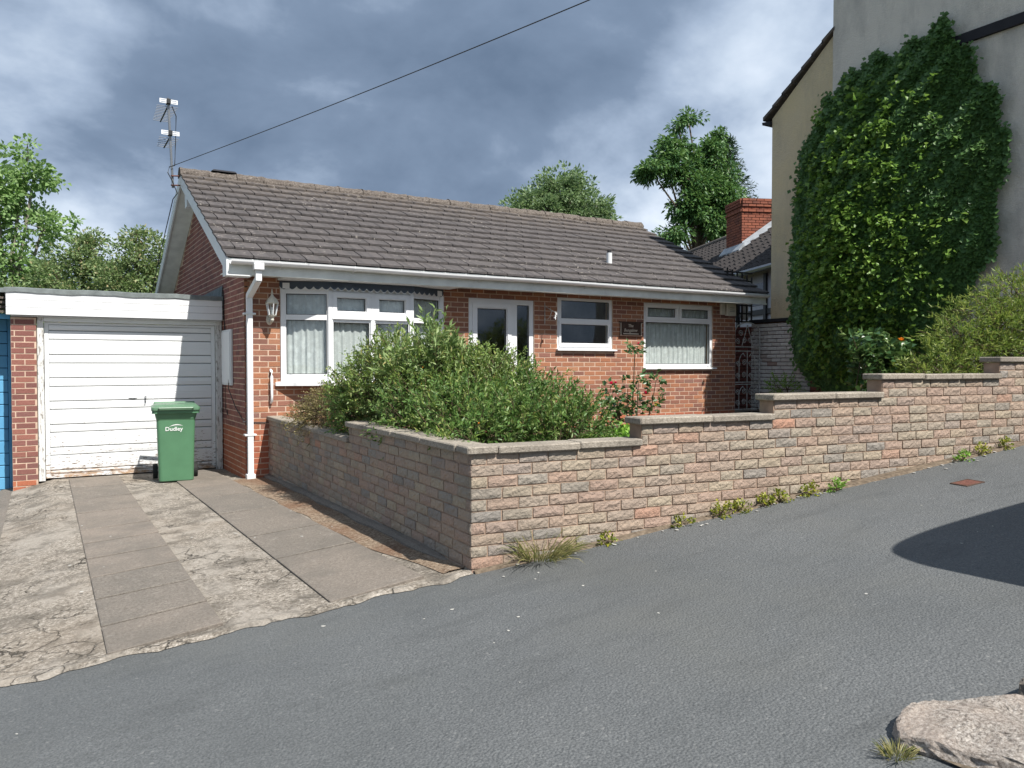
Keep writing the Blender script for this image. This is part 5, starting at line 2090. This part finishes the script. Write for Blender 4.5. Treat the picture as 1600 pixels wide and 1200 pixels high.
# trees above the ridge
tree('ash_tree', 'rounded grey green tree showing above the middle of the ridge', (21.8, 24, gz_(21.8, 24)), 5.2,
     [(21.8, 24, 10.6, 1.6, 1.5, 1.5), (20.0, 24, 9.6, 1.5, 1.4, 1.1), (23.6, 24, 9.7, 1.4, 1.4, 1.1), (21.9, 23.6, 9.2, 2.4, 1.6, 1.2), (18.9, 24, 9.2, .9, 1, .8), (24.4, 24, 9.2, .9, 1, .8), (22.7, 24, 10.7, 1.1, 1, 1.0), (21.0, 24, 10.9, .8, .8, .8)],
     420, 50, .40, .19, 'leaf_ash', 'bark', 'trees behind the houses', limb_r=.08, width=.5)
tree('acacia_tree', 'tall two lobed dark green tree left of the chimney', (22.6, 15, gz_(22.6, 15)), 4.8,
     [(19.95, 15, 9.75, .62, .8, .42), (20.75, 15, 10.25, .62, .8, .5), (21.15, 15, 11.0, .5, .6, .42), (21.9, 15, 11.25, .42, .5, .42), (22.1, 15, 12.25, .40, .4, .42), (21.55, 15, 11.9, .3, .4, .25), (23.55, 15, 10.6, .5, .7, .55), (23.9, 15, 11.75, .34, .4, .5), (23.35, 15, 11.2, .4, .5, .35), (24.55, 15, 10.2, .42, .5, .6), (22.5, 14.7, 9.4, 1.0, 1.0, .55), (21.5, 14.9, 9.7, .6, .7, .5), (22.5, 15, 10.5, .55, .6, .5), (23.5, 14.5, 8.75, 1.1, .9, .75), (21.9, 14.6, 8.35, .8, .9, .75), (23.3, 14.4, 7.7, 1.1, .9, .7), (21.1, 14.8, 7.2, .65, .7, .4), (24.1, 14.5, 7.9, .8, .7, .8)],
     460, 60, .34, .19, 'leaf_acacia', 'bark', 'trees behind the houses', limb_r=.045, width=.42, droop=.6)
# conifer
cf = thing('conifer_tree', 'dark feathery conifer peeping out behind the chimney', 'tree', (28.6, 19, gz_(28.6, 19)), 'trees behind the houses')
mb = MB()
mb.tube([(28.6, 19, 1.5), (28.6, 19, 13.6)], [.2, .02], 8)
P, D = [], []
for k in range(170):
    z = 6 + 7.4 * (k / 170)
    L = max(.25, (13.9 - z) * .36) * random.uniform(.75, 1.15)
    a = k * 2.4
    d = Vector((math.cos(a), math.sin(a), .12))
    s_ = Vector((28.6, 19, z))
    tip = s_ + d * L + Vector((0, 0, .1 * L))
    mb.tube([s_, tip], [.03, .006], 4, cap=False)
    for j in range(46):
        u = random.uniform(.2, 1.05)
        p = s_ + (tip - s_) * u + Vector((random.gauss(0, .12), random.gauss(0, .12), random.gauss(0, .05)))
        P.append(p)
        D.append(d + Vector((random.gauss(0, .6), random.gauss(0, .6), random.gauss(0, .3))))
mb.build('trunk', 'bark', cf, fix=False)
leaves([tuple(p) for p in P], [tuple(p) for p in D], .24, 'crown', 'leaf_conifer', cf, width=.22)

# ------------------------------------------------------------------ garden plants


def shrub(name, label, base, blobs, nsp, per, splen, leaf, mats, cat='shrub', width=.38, gravity=.1, shell=.55, upd=.5, stems=14, twigs=True):
    t_ = thing(name, label, cat, base)
    mb = MB()
    b0_ = Vector(base)
    for i in range(stems):
        bb = random.choice(blobs)
        tip = Vector(bb[:3]) + Vector((random.uniform(-.6, .6) * bb[3], random.uniform(-.6, .6) * bb[4], random.uniform(-.2, .6) * bb[5]))
        s_ = Vector((b0_.x + (tip.x - b0_.x) * .45 + random.uniform(-.1, .1), b0_.y + (tip.y - b0_.y) * .45 + random.uniform(-.1, .1), b0_.z))
        mb.tube([s_, s_ + (tip - s_) * .5 + Vector((random.uniform(-.06, .06), random.uniform(-.06, .06), .05)), tip], [.014, .010, .004], 5, cap=False)
    S, D = blob_points(blobs, nsp, shell)
    D = D + np.array([0, 0, upd]) + rng.normal(0, .35, D.shape)
    D /= np.linalg.norm(D, axis=1)[:, None]
    if twigs:
        for i in range(0, nsp, 3):
            p = Vector(S[i])
            mb.tube([p - Vector(D[i]) * splen * .5, p, p + Vector(D[i]) * splen * .8], [.005, .004, .0015], 3, cap=False)
    mb.build('stems', 'twig', t_, fix=False)
    k = 0
    cuts = np.cumsum([int(nsp * m_[1]) for m_ in mats])
    st = 0
    for (m_, fr_), en in zip(mats, cuts):
        P, DD = sprigs(S[st:en], D[st:en], splen, per, gravity)
        leaves(P, DD, leaf, 'foliage', m_, t_, width=width, jitter=.8)
        st = en
    return t_


def flower(parent, c_, r, mat, n=11):
    mb = MB()
    for ring, (q, h, tl) in enumerate(((r, .0, .35), (r * .75, .3 * r, .7), (r * .45, .5 * r, 1.1))):
        for k in range(n - ring * 3):
            a = 2 * math.pi * k / (n - ring * 3) + ring * .4
            d = Vector((math.cos(a), math.sin(a), 0))
            s_ = Vector((-d.y, d.x, 0))
            c0 = Vector(c_)
            tip = c0 + d * q * math.cos(tl) + Vector((0, 0, h + q * math.sin(tl)))
            md = c0 + d * q * .6 * math.cos(tl) + Vector((0, 0, h * .8 + q * .5 * math.sin(tl)))
            mb.poly([c0, md + s_ * q * .38, tip + s_ * q * .2, tip - s_ * q * .2, md - s_ * q * .38])
    mb.build('flower', mat, parent, fix=False)


SH = [(0.58, -2.95, 1.22, .36, .42, .34), (0.72, -3.45, 1.34, .45, .48, .44), (0.87, -4.04, 1.27, .48, .48, .45), (1.13, -4.53, 1.20, .46, .46, .42), (1.28, -5.06, 1.10, .40, .38, .34), (1.38, -5.42, 1.02, .28, .26, .26),
      (0.50, -4.35, 1.06, .30, .40, .30), (0.62, -5.0, 1.06, .36, .40, .32), (0.80, -5.45, 1.02, .34, .30, .28), (0.46, -3.1, 1.05, .25, .3, .25), (1.12, -4.25, 1.46, .24, .22, .20), (0.50, -5.5, .98, .28, .3, .2), (1.15, -5.6, .98, .32, .25, .22)]
SHA = [b for b in SH if b[1] > -4.8 and b[2] > 1.08]
SHB = [b for b in SH if b not in SHA]
shrub('garden_shrub', 'large bushy olive green shrub in front of the bow window', (.85, -3.9, .52), SHA, 3900, 13, .15, .036, [('leaf_shrub', .66), ('leaf_shrub_pale', .34)], stems=24)
shrub('garden_shrub', 'lower fresh green shrub filling the corner just behind the wall coping', (1.0, -5.2, .52), SHB, 2500, 13, .15, .038, [('leaf_fresh', .82), ('leaf_shrub', .18)], stems=16)
n = 0
for k in range(14):
    b = SH[k % len(SH)]
    d = Vector((random.gauss(-.4, .5), random.gauss(-.7, .4), random.uniform(-.1, .9))).normalized()
    p = Vector(b[:3]) + Vector((d.x * b[3], d.y * b[4], d.z * b[5])) * 1.08
    if k == 0:
        bl_ = thing('shrub_blossom', 'small orange blossoms dotted over the big shrub', 'blossom', tuple(p))
    flower(bl_, tuple(p), .010, 'petal_orange', 7)
SH2 = [(0.80, -4.15, 1.70, .12, .12, .16), (.78, -4.18, 1.54, .16, .16, .16), (.62, -3.9, 1.46, .18, .2, .12)]
shrub('buddleia', 'pale silvery upright shoots rising out of the big shrub', (.8, -4.15, .6), SH2, 170, 12, .22, .075, [('leaf_shrub_pale', 1.0)], cat='shrub', width=.28, upd=1.2, stems=8)
shrub('heather_bush', 'brown wispy bush spilling over the lower wall by the house', (.55, -2.0, .5), [(.42, -2.05, .98, .26, .45, .18), (.62, -1.9, 1.08, .3, .4, .2), (.30, -1.9, .93, .2, .3, .10)], 900, 14, .16, .022, [('leaf_heather', 1.0)], width=.4, upd=.15, gravity=.35, stems=10)
# low bright ground cover
n = 5200
P = np.stack([rng.uniform(1.45, 3.3, n), rng.uniform(-6.05, -5.0, n), np.zeros(n)], axis=1)
P[:, 2] = .86 + .07 * np.sin(P[:, 0] * 7) + .05 * np.sin(P[:, 1] * 9) + rng.normal(0, .03, n)
D = rng.normal(0, .7, (n, 3)) + np.array([0, 0, .7])
o = leaves(P, D, .038, 'ground_cover', 'leaf_cover', None, width=.8)
stuff(o)
tag(o, 'bright green ground cover beside the rose behind the wall', 'ground cover')


def rose(name, label, base, stems, nl, blooms, leaf=.06):
    t_ = thing(name, label, 'rose bush', base)
    P, D = [], []
    for st in stems:
        mb = MB()
        pts = [Vector(p) for p in st]
        mb.tube(pts, [.011 - .008 * i / (len(pts) - 1) for i in range(len(pts))], 5, cap=False)
        mb.build('stem', 'twig', t_, fix=False)
        tot = len(pts) - 1
        for k in range(nl):
            u = (.25 + .75 * random.random() ** .7) * tot
            i = min(int(u), tot - 1)
            p = pts[i] + (pts[i + 1] - pts[i]) * (u - i)
            a = random.uniform(0, 6.28)
            o_ = Vector((math.cos(a), math.sin(a), random.uniform(-.2, .5)))
            for j in range(5):
                P.append(tuple(p + o_ * random.uniform(.03, .12) + Vector((random.gauss(0, .015),) * 3)))
                D.append(tuple(o_ + Vector((random.gauss(0, .5), random.gauss(0, .5), random.gauss(0, .3)))))
    leaves(P, D, leaf, 'foliage', 'leaf_rose', t_, width=.65)
    for c_, r, m_ in blooms:
        flower(t_, c_, r, m_)
    return t_


B0 = (2.90, -4.31, .56)
rose('rose_bush', 'tall rose bush with pink and yellow blooms against the brick wall', B0,
     [[(2.90, -4.31, .56), (2.92, -4.31, 1.0), (2.93, -4.33, 1.35), (2.94, -4.33, 1.64), (2.97, -4.34, 1.72)],
      [(2.92, -4.31, .56), (2.97, -4.33, .95), (2.96, -4.36, 1.25), (2.98, -4.36, 1.42)],
      [(2.89, -4.31, .56), (2.86, -4.3, .9), (2.87, -4.31, 1.3)],
      [(2.80, -4.28, .56), (2.72, -4.24, .95), (2.70, -4.22, 1.15), (2.72, -4.22, 1.33)],
      [(2.84, -4.28, .56), (2.79, -4.24, 1.0), (2.80, -4.24, 1.28)],
      [(2.95, -4.33, .56), (3.05, -4.4, .95), (3.10, -4.42, 1.15), (3.14, -4.45, 1.44)],
      [(2.85, -4.28, .56), (2.82, -4.26, .9), (2.80, -4.25, 1.1)]],
     17, [((3.02, -4.42, 1.235), .04, 'petal_pink'), ((3.115, -4.47, 1.11), .042, 'petal_yellow'), ((2.71, -4.24, 1.335), .036, 'petal_pink'), ((2.75, -4.26, 1.345), .026, 'petal_pink'), ((2.97, -4.36, 1.74), .03, 'petal_pink')], leaf=.055)
nst = []
for i in range(13):
    a = random.uniform(5.55, 6.55)
    nst.append([(a, -4.9, .8), (a + random.uniform(-.1, .1), -5.0, 1.2), (a + random.uniform(-.2, .2), -5.05, 1.5 + random.uniform(0, .15)), (a + random.uniform(-.25, .25), -5.05, 1.66 + random.uniform(-.05, .24))])
rose('rose_bush', 'glossy rose bush with an orange bloom in front of the ivy', (6.05, -4.95, .7), nst, 24, [((6.18, -5.16, 1.80), .055, 'petal_orange'), ((5.72, -4.95, 1.66), .035, 'petal_pink'), ((6.05, -5.1, 1.62), .025, 'petal_pink')], leaf=.085)
shrub('maple_bush', 'feathery yellow green maple bush at the right behind the wall', (7.3, -5.6, .9),
      [(7.0, -5.55, 2.05, .40, .35, .28), (7.55, -5.75, 2.30, .45, .40, .30), (6.65, -5.6, 1.82, .35, .3, .18), (7.4, -5.8, 1.95, .5, .4, .25), (6.35, -5.6, 1.55, .35, .3, .2), (6.9, -5.75, 1.62, .5, .4, .22), (7.6, -5.9, 1.65, .5, .4, .25), (8.0, -5.8, 2.1, .5, .4, .4), (7.1, -5.5, 1.35, .6, .4, .25), (6.0, -5.6, 1.42, .3, .25, .14)],
      1900, 15, .22, .062, [('leaf_maple', 1.0)], width=.2, upd=.1, gravity=.5, stems=16)
# fern like sprig and weeds at the foot of the painted wall
shrub('fern_clump', 'small green fern at the foot of the painted brick wall', (9.55, -.75, .9), [(9.5, -.75, 1.12, .22, .28, .12)], 60, 12, .2, .05, [('leaf_cover', 1.0)], width=.3, upd=.7, stems=5)

# ivy on the neighbouring wall
iv = thing('ivy', 'huge mass of dark green ivy covering the grey side wall', 'ivy', (NX - .1, -2.5, .9))
poly = [(-0.901, 1.654), (-0.786, 3.081), (-0.872, 4.368), (-0.973, 5.399), (-1.403, 5.98), (-1.50, 6.34), (-1.62, 6.15), (-1.95, 6.60), (-2.154, 6.42), (-2.45, 6.72), (-2.734, 6.48), (-3.05, 6.72), (-3.30, 6.60), (-3.54, 6.92), (-3.72, 6.40), (-3.97, 6.25), (-4.021, 5.743), (-4.345, 5.558), (-4.351, 4.993), (-4.512, 4.914), (-4.45, 4.322), (-4.32, 4.07), (-4.332, 3.227), (-4.107, 2.969), (-3.83, 2.414), (-3.541, 1.835), (-3.13, 1.30), (-2.575, 1.0), (-1.848, 1.0), (-1.184, 1.35)]


def inpoly(y, z):
    r_ = np.zeros(len(y), bool)
    j = len(poly) - 1
    for i in range(len(poly)):
        yi, zi = poly[i]
        yj, zj = poly[j]
        cnd = ((zi > z) != (zj > z)) & (y < (yj - yi) * (z - zi) / (zj - zi + 1e-12) + yi)
        r_ ^= cnd
        j = i
    return r_


def pdist(y, z):
    d_ = np.full(len(y), 9.0)
    for (y0, z0), (y1, z1) in zip(poly, poly[1:] + poly[:1]):
        ex, ez = y1 - y0, z1 - z0
        t_ = np.clip(((y - y0) * ex + (z - z0) * ez) / (ex * ex + ez * ez), 0, 1)
        d_ = np.minimum(d_, np.hypot(y - y0 - t_ * ex, z - z0 - t_ * ez))
    return d_


def ivy_thick(y, z):
    d_ = pdist(y, z)
    base = .10 + .45 * np.clip(d_ / 1.3, 0, 1) ** .8
    lump = .05 * np.sin(y * 5.1 + 1.3 * np.sin(z * 2.1)) * np.sin(z * 4.3 + y) + .05 * np.sin(y * 13 + z * 9)
    bulge = .35 * np.exp(-((y + 2.2) / .8) ** 2 - ((z - 3.2) / 1.7) ** 2)
    return np.maximum(.06, base + lump * np.clip(d_ / .4, 0, 1) + bulge)


n = 150000
y = rng.uniform(-4.65, -.7, n)
z = rng.uniform(.95, 7.0, n)
wob = rng.normal(0, .05, (2, n))
ok = inpoly(y + wob[0], z + wob[1])
y, z = y[ok], z[ok]
th = ivy_thick(y, z)
u = 1 - np.abs(rng.normal(0, .11, len(y)))
P = np.stack([NX - .06 - th * u, y, z], axis=1)
D = np.stack([-.35 + rng.normal(0, .3, len(y)), rng.normal(0, .55, len(y)), -.9 + rng.normal(0, .35, len(y))], axis=1)
leaves(P, D, .070, 'foliage', 'leaf_ivy', iv, width=1.0, fold=.08, jitter=.35, up=0, face=(-1.0, -.25, .45))
m_ = rng.random(len(y)) < .022 * np.exp(-((y + 2.35) / .85) ** 2 - ((z - 3.1) / 1.9) ** 2)  # brighter leaves massed mid-ivy; the sun highlights there are painted by leaf colour
cl_ = np.where(m_)[0]
cy_ = np.repeat(cl_, 10)
P2 = P[cy_] + rng.normal(0, .05, (len(cy_), 3)) + np.array([-.09, 0, 0])
leaves(P2, np.stack([-.7 + rng.normal(0, .4, len(cy_)), rng.normal(0, .6, len(cy_)), -.35 + rng.normal(0, .4, len(cy_))], axis=1), .085, 'sunlit_foliage', 'leaf_ivy_sunlit', iv, width=.8, jitter=.5, up=0)
mb = MB()
for k in range(26):
    yb = random.uniform(-3.3, -1.2)
    pts = [(NX - .08, yb, .85)]
    for j in range(9):
        yb = min(-1.35, max(-3.6, yb + random.gauss(0, .12)))
        pts.append((NX - .10, yb, .85 + (j + 1) * random.uniform(.28, .5)))
    mb.tube(pts, [.016 - .0014 * q for q in range(10)], 5, cap=False)
mb.build('stems', 'twig', iv, fix=False)

# weeds along the foot of the wall


def tuft(name, label, base, n, h, spread, mat, leafw, cat, group=None, lean=(0, 0)):
    t_ = thing(name, label, cat, base, group)
    a = rng.uniform(0, 2 * math.pi, n)
    r_ = spread * rng.random(n) ** .5
    P = np.stack([base[0] + .5 * r_ * np.cos(a), base[1] + .35 * r_ * np.sin(a), np.full(n, base[2])], axis=1)
    D = np.stack([np.cos(a) * .8 + lean[0], np.sin(a) * .5 + lean[1], rng.uniform(.3, 1.4, n)], axis=1)
    D /= np.linalg.norm(D, axis=1)[:, None]
    L = h * rng.uniform(.4, 1.1, n)
    # blades: three segments bending over
    V, F = [], []
    for i in range(n):
        p = Vector(P[i])
        d = Vector(D[i])
        s_ = d.cross(Vector((random.gauss(0, 1), random.gauss(0, 1), .3)))
        s_ = s_.normalized() if s_.length > 1e-6 else Vector((1, 0, 0))
        w = leafw * random.uniform(.6, 1.3)
        q1 = p + d * L[i] * .45
        q2 = p + d * L[i] * .8 + Vector((0, 0, -.10 * L[i]))
        q3 = p + d * L[i] * 1.05 + Vector((0, 0, -.30 * L[i]))
        i0 = len(V)
        V += [tuple(p - s_ * w), tuple(p + s_ * w), tuple(q1 + s_ * w), tuple(q1 - s_ * w), tuple(q2 + s_ * w * .7), tuple(q2 - s_ * w * .7), tuple(q3)]
        F += [(i0, i0 + 1, i0 + 2, i0 + 3), (i0 + 3, i0 + 2, i0 + 4, i0 + 5), (i0 + 5, i0 + 4, i0 + 6)]
    me = bpy.data.meshes.new('blades')
    me.from_pydata(V, [], F)
    me.materials.append(M[mat])
    link('blades', me, t_)
    return t_


def foot(s, out):
    x = CX + s * RD[0] + nf[0] * out
    y = CY + s * RD[1] + nf[1] * out
    return (x, y, road_z(x, y) + .01)


tuft('grass_tuft', 'big dry straggling grass tuft at the foot of the wall near the corner', foot(.50, .05), 330, .27, .34, 'leaf_dry', .0022, 'grass tuft', lean=(.1, -.35))
wd = [(1.62, 'tiny green weed at the wall foot nearest the dry grass', 60, .10), (1.98, 'straggly yellowish weed at the wall foot below the second coping step', 200, .15), (2.16, 'yellow green weed at the wall foot right of the straggly one', 170, .12), (2.42, 'broad yellow weed clump at the wall foot, third from the dry grass', 180, .13), (2.56, 'yellow weed tuft with white debris beside it at the wall foot', 130, .12), (2.86, 'taller yellow green weed at the wall foot under the third coping step', 190, .15), (3.10, 'round bright green weed standing just off the wall foot', 200, .12), (4.62, 'small bright weed at the upper wall foot left of the drain cover', 150, .12), (4.95, 'yellow weed at the upper wall foot above the drain cover', 150, .13), (5.3, 'rightmost yellow weed at the wall foot by the picture edge', 140, .13), (1.0, 'faint low weed between the dry grass and the wall', 50, .08)]
for s, lb, n, h in wd:
    bx_, by_, bz_ = foot(s, .05 + (.06 if s in (3.10, 4.62) else 0))
    t_ = thing('wall_weed', lb, 'weed', (bx_, by_, bz_), 'weeds along the wall foot')
    S_, D_ = blob_points([(bx_, by_ - .005, bz_ + h * .2, .06, .035, h * .33)], 16 + n // 9, .8)
    D_ = D_ + np.array([0, 0, .5])
    mb = MB()
    for k in range(0, len(S_), 3):
        mb.tube([(bx_, by_, bz_), tuple(S_[k])], [.003, .0015], 3, cap=False)
    mb.build('stems', 'twig', t_, fix=False)
    P, DD = sprigs(S_, D_, .05, 5, .2)
    leaves(P, DD, .021, 'foliage', 'leaf_weed' if s not in (3.10, 4.62) else 'leaf_cover', t_, width=.75, jitter=.7)
# litter of pale chippings on road and drive
cm = []
for k in range(4):
    mb = MB()
    n = 7
    rg = [[(math.cos(2 * math.pi * i / n) * q * random.uniform(.7, 1.2), math.sin(2 * math.pi * i / n) * q * random.uniform(.7, 1.2), zq) for i in range(n)] for q, zq in ((1, 0), (.95, .2), (.6, .32))]
    mb.loft(rg)
    me = mb.mesh('stone_chip')
    me.materials.append(M['chip'])
    cm.append(me)
lit = []
for i in range(30):
    x = random.uniform(-2.4, 5.5)
    y = edge_y(x) - abs(random.gauss(0, 1.0)) - .05
    if y < edge_y(x) - 2.7:
        continue
    lit.append((x, y, road_z(x, y) + .001, random.uniform(.003, .009)))
for i in range(60):
    s = random.uniform(.1, 6)
    x, y, zq = foot(s, abs(random.gauss(.05, .06)) + .03)
    lit.append((x, y, zq - .005, random.uniform(.005, .016)))
for i in range(24):
    x = random.uniform(-2.5, .1)
    y = random.uniform(-5.6, .9)
    lit.append((x, y, drive_z(x, y) + .028, random.uniform(.004, .011)))
mb = MB()
for x, y, zq, s in lit:
    me = random.choice(cm)
    a = random.uniform(0, 6.28)
    mt_ = Matrix.Translation((x, y, zq)) @ Matrix.Rotation(a, 4, 'Z') @ Matrix.Diagonal((s * random.uniform(.8, 1.7), s, s, 1))
    i0 = len(mb.v)
    mb.v += [tuple(mt_ @ v.co) for v in me.vertices]
    mb.f += [tuple(i0 + k for k in pl.vertices) for pl in me.polygons]
stuff(tag(mb.build('stone_chippings', 'chip', None), 'pale stone chips and litter scattered over road and drive', 'chippings'))

# stopcock cover in the road
# (weeds end)
dc = thing('drain_cover', 'small rusty red stopcock cover in the asphalt near the wall', 'drain cover', (3.92, -7.16, road_z(3.92, -7.16)))
RM = Matrix.Translation((3.92, -7.165, road_z(3.92, -7.165) + .003)) @ Matrix.Rotation(-math.atan(G * RD[0]), 4, 'Y') @ Matrix.Rotation(R(-8), 4, 'Z')
mb = MB()
v_, f_ = bev_box(-.085, .085, -.06, .06, -.02, .004, .003)
mb.v = [tuple(RM @ Vector(p)) for p in v_]
mb.f = f_
mb.build('lid', 'red_rust', dc)
mb = MB()
for x0, x1, y0, y1 in ((-.102, -.087, -.075, .075), (.087, .102, -.075, .075), (-.0865, .0865, -.075, -.062), (-.0865, .0865, .062, .075)):
    v_, f_ = bev_box(x0, x1, y0, y1, -.02, .005, .002)
    i0 = len(mb.v)
    mb.v += [tuple(RM @ Vector(p)) for p in v_]
    mb.f += [tuple(i0 + k for k in q) for q in f_]
mb.build('rim', 'mortar_dark', dc)

# ------------------------------------------------------------------ near side: broken kerb stone, verge, parked van
simple('sandstone', (0.46, 0.36, 0.28), 0.95, 0.12, vary=.3, scale=7)
t = Mt('kerb_stone')
nt = t.nt
c = ramp(nt, noise(nt, t.pos, 75, 5, .85), [(.36, (.10, .09, .08)), (.46, (.30, .265, .23)), (.54, (.48, .43, .38)), (.66, (.74, .69, .63))])
c = mixc(nt, ramp(nt, noise(nt, t.pos, 5, 4), [(.45, 0.0), (.7, .5)]), c, (.46, .37, .31))
M['kerb_stone'] = t.fin(c, .95, t.bump(noise(nt, t.pos, 80, 5, .85), 1.0, .012), .12)


def rock(name, outline, z0f, h, seed, parent=None, mat='kerb_stone'):
    r_ = random.Random(seed)
    mb = MB()
    n = 90
    cx = sum(p[0] for p in outline) / len(outline)
    cy = sum(p[1] for p in outline) / len(outline)
    pts = []
    per = []
    m_ = len(outline)
    for i in range(n):
        u = i / n * m_
        a = outline[int(u) % m_]
        b = outline[(int(u) + 1) % m_]
        f = u - int(u)
        pts.append((a[0] + (b[0] - a[0]) * f, a[1] + (b[1] - a[1]) * f))
    for _ in range(2):
        pts = [((pts[i - 1][0] + 2 * pts[i][0] + pts[(i + 1) % n][0]) / 4, (pts[i - 1][1] + 2 * pts[i][1] + pts[(i + 1) % n][1]) / 4) for i in range(n)]
    rings = []
    for k, (q, hh) in enumerate(((1.0, -.08), (1.015, .2), (1.0, .5), (.99, .75), (.97, .9), (.945, .97), (.90, 1.0), (.84, 1.01), (.76, 1.0), (.66, 1.01), (.54, 1.0), (.42, 1.01))):
        ring = []
        for x, y in pts:
            jx, jy = r_.uniform(-.005, .005), r_.uniform(-.005, .005)
            X, Y = cx + (x - cx) * q + jx, cy + (y - cy) * q + jy
            ring.append((X, Y, z0f(X, Y) + hh * h + r_.uniform(-.0035, .0035) + (.008 * math.sin(X * 19 + Y * 7) + .006 * math.sin(Y * 31)) * max(0, hh)))
        rings.append(ring)
    mb.loft(rings)
    return mb.build(name, mat, parent, smooth=False)


ks = rock('kerb_stone', [(.22, -8.965), (.30, -8.905), (.40, -8.89), (.50, -8.91), (.62, -8.985), (.70, -9.07), (.82, -9.20), (.95, -9.40), (.95, -9.62), (.60, -9.62), (.36, -9.45), (.26, -9.16)], road_z, .060, 4)
tag(ks, 'rounded broken pink sandstone kerb end at the bottom right corner', 'kerb stone')
ks2 = rock('kerb_stone', [(.79, -9.06), (1.3, -9.10), (1.5, -9.25), (1.3, -9.4), (.86, -9.26)], road_z, .075, 9, mat='paving')
tag(ks2, 'grey kerb slab cut off by the right edge behind the broken kerb end', 'kerb stone')
tuft('grass_tuft', 'dry grass tuft beside the broken kerb stone at bottom right', (.17, -9.0, road_z(.17, -9.0) + .005), 200, .065, .12, 'leaf_dry', .0013, 'grass tuft', lean=(.15, .0))
sheet('verge', lin(.24, 20, 57), [lambda x: -14.5, lambda x: -9.10 + (x - 0.5) * RD[1] / RD[0]], lambda x, y: road_z(x, y) + .012, 'dirt')

vn = thing('parked_van', 'dark people carrier parked beside the road, its shadow falling on the asphalt', 'van', (4.6, -10.05, road_z(4.6, -10.05)))
zb = lambda x: road_z(x, -9.2)
VP = [(2.50, .35), (2.36, .62), (2.28, 1.0), (2.20, 1.36), (2.24, 1.68), (2.40, 2.02), (2.9, 2.14), (3.6, 2.14), (4.9, 2.08), (5.3, 1.98), (6.0, 1.42), (6.85, 1.25), (7.05, 1.0), (7.1, .55), (7.0, .32)]
for _ in range(3):
    VP = [q for a, b in zip(VP, VP[1:] + VP[:1]) for q in ((a[0] * .75 + b[0] * .25, a[1] * .75 + b[1] * .25), (a[0] * .25 + b[0] * .75, a[1] * .25 + b[1] * .75))]
mb = MB()
zref = .45
rings = []
for y_, ins_, in ((-9.17, .06), (-9.15, .02), (-9.19, .0), (-10.95, .0), (-10.99, .02), (-10.97, .06)):
    pass
profs = []
for y_, sx in ((-10.98, .93), (-10.95, .985), (-10.88, 1.0), (-9.24, 1.0), (-9.18, .985), (-9.155, .93)):
    mx_, mz_ = 4.7, 1.15
    profs.append([(mx_ + (x - mx_) * (1 if sx == 1 else .99), y_ - .105 * (x - 2.3) * .9, zref + (mz_ + (zq - mz_) * sx) + G * (x - 2.3)) for x, zq in VP])
mb.loft(profs)
vb = mb.build('body', 'van_paint', vn)
for wx in (3.35, 6.15):
    for wy in (-9.22, -10.92):
        yo = -.105 * (wx - 2.3) * .9
        mb = MB()
        zc_ = road_z(wx, wy) + .33
        mb.tube([(wx, wy + yo - .09, zc_), (wx, wy + yo - .08, zc_), (wx, wy + yo + .08, zc_), (wx, wy + yo + .09, zc_)], [.28, .32, .32, .28], 20)
        mb.build('wheel', 'dark_rubber', vn)
mb = MB()
for x0, x1 in ((2.75, 3.7), (3.78, 4.7), (4.78, 5.5)):
    for y_ in (-9.148, -10.99):
        f = lambda x: y_ - .105 * (x - 2.3) * .9
        zt2 = 1.85 if x1 < 5 else 1.72
        mb.hexa([(x0, f(x0), zref + 1.35 + G * (x0 - 2.3)), (x1, f(x1), zref + 1.35 + G * (x1 - 2.3)), (x1, f(x1) + .006, zref + 1.35 + G * (x1 - 2.3)), (x0, f(x0) + .006, zref + 1.35 + G * (x0 - 2.3)),
                 (x0, f(x0), zref + 1.85 + G * (x0 - 2.3)), (x1, f(x1), zref + zt2 + G * (x1 - 2.3)), (x1, f(x1) + .006, zref + zt2 + G * (x1 - 2.3)), (x0, f(x0) + .006, zref + 1.85 + G * (x0 - 2.3))])
mb.build('side_window', 'van_glass', vn)

bpy.context.view_layer.update()
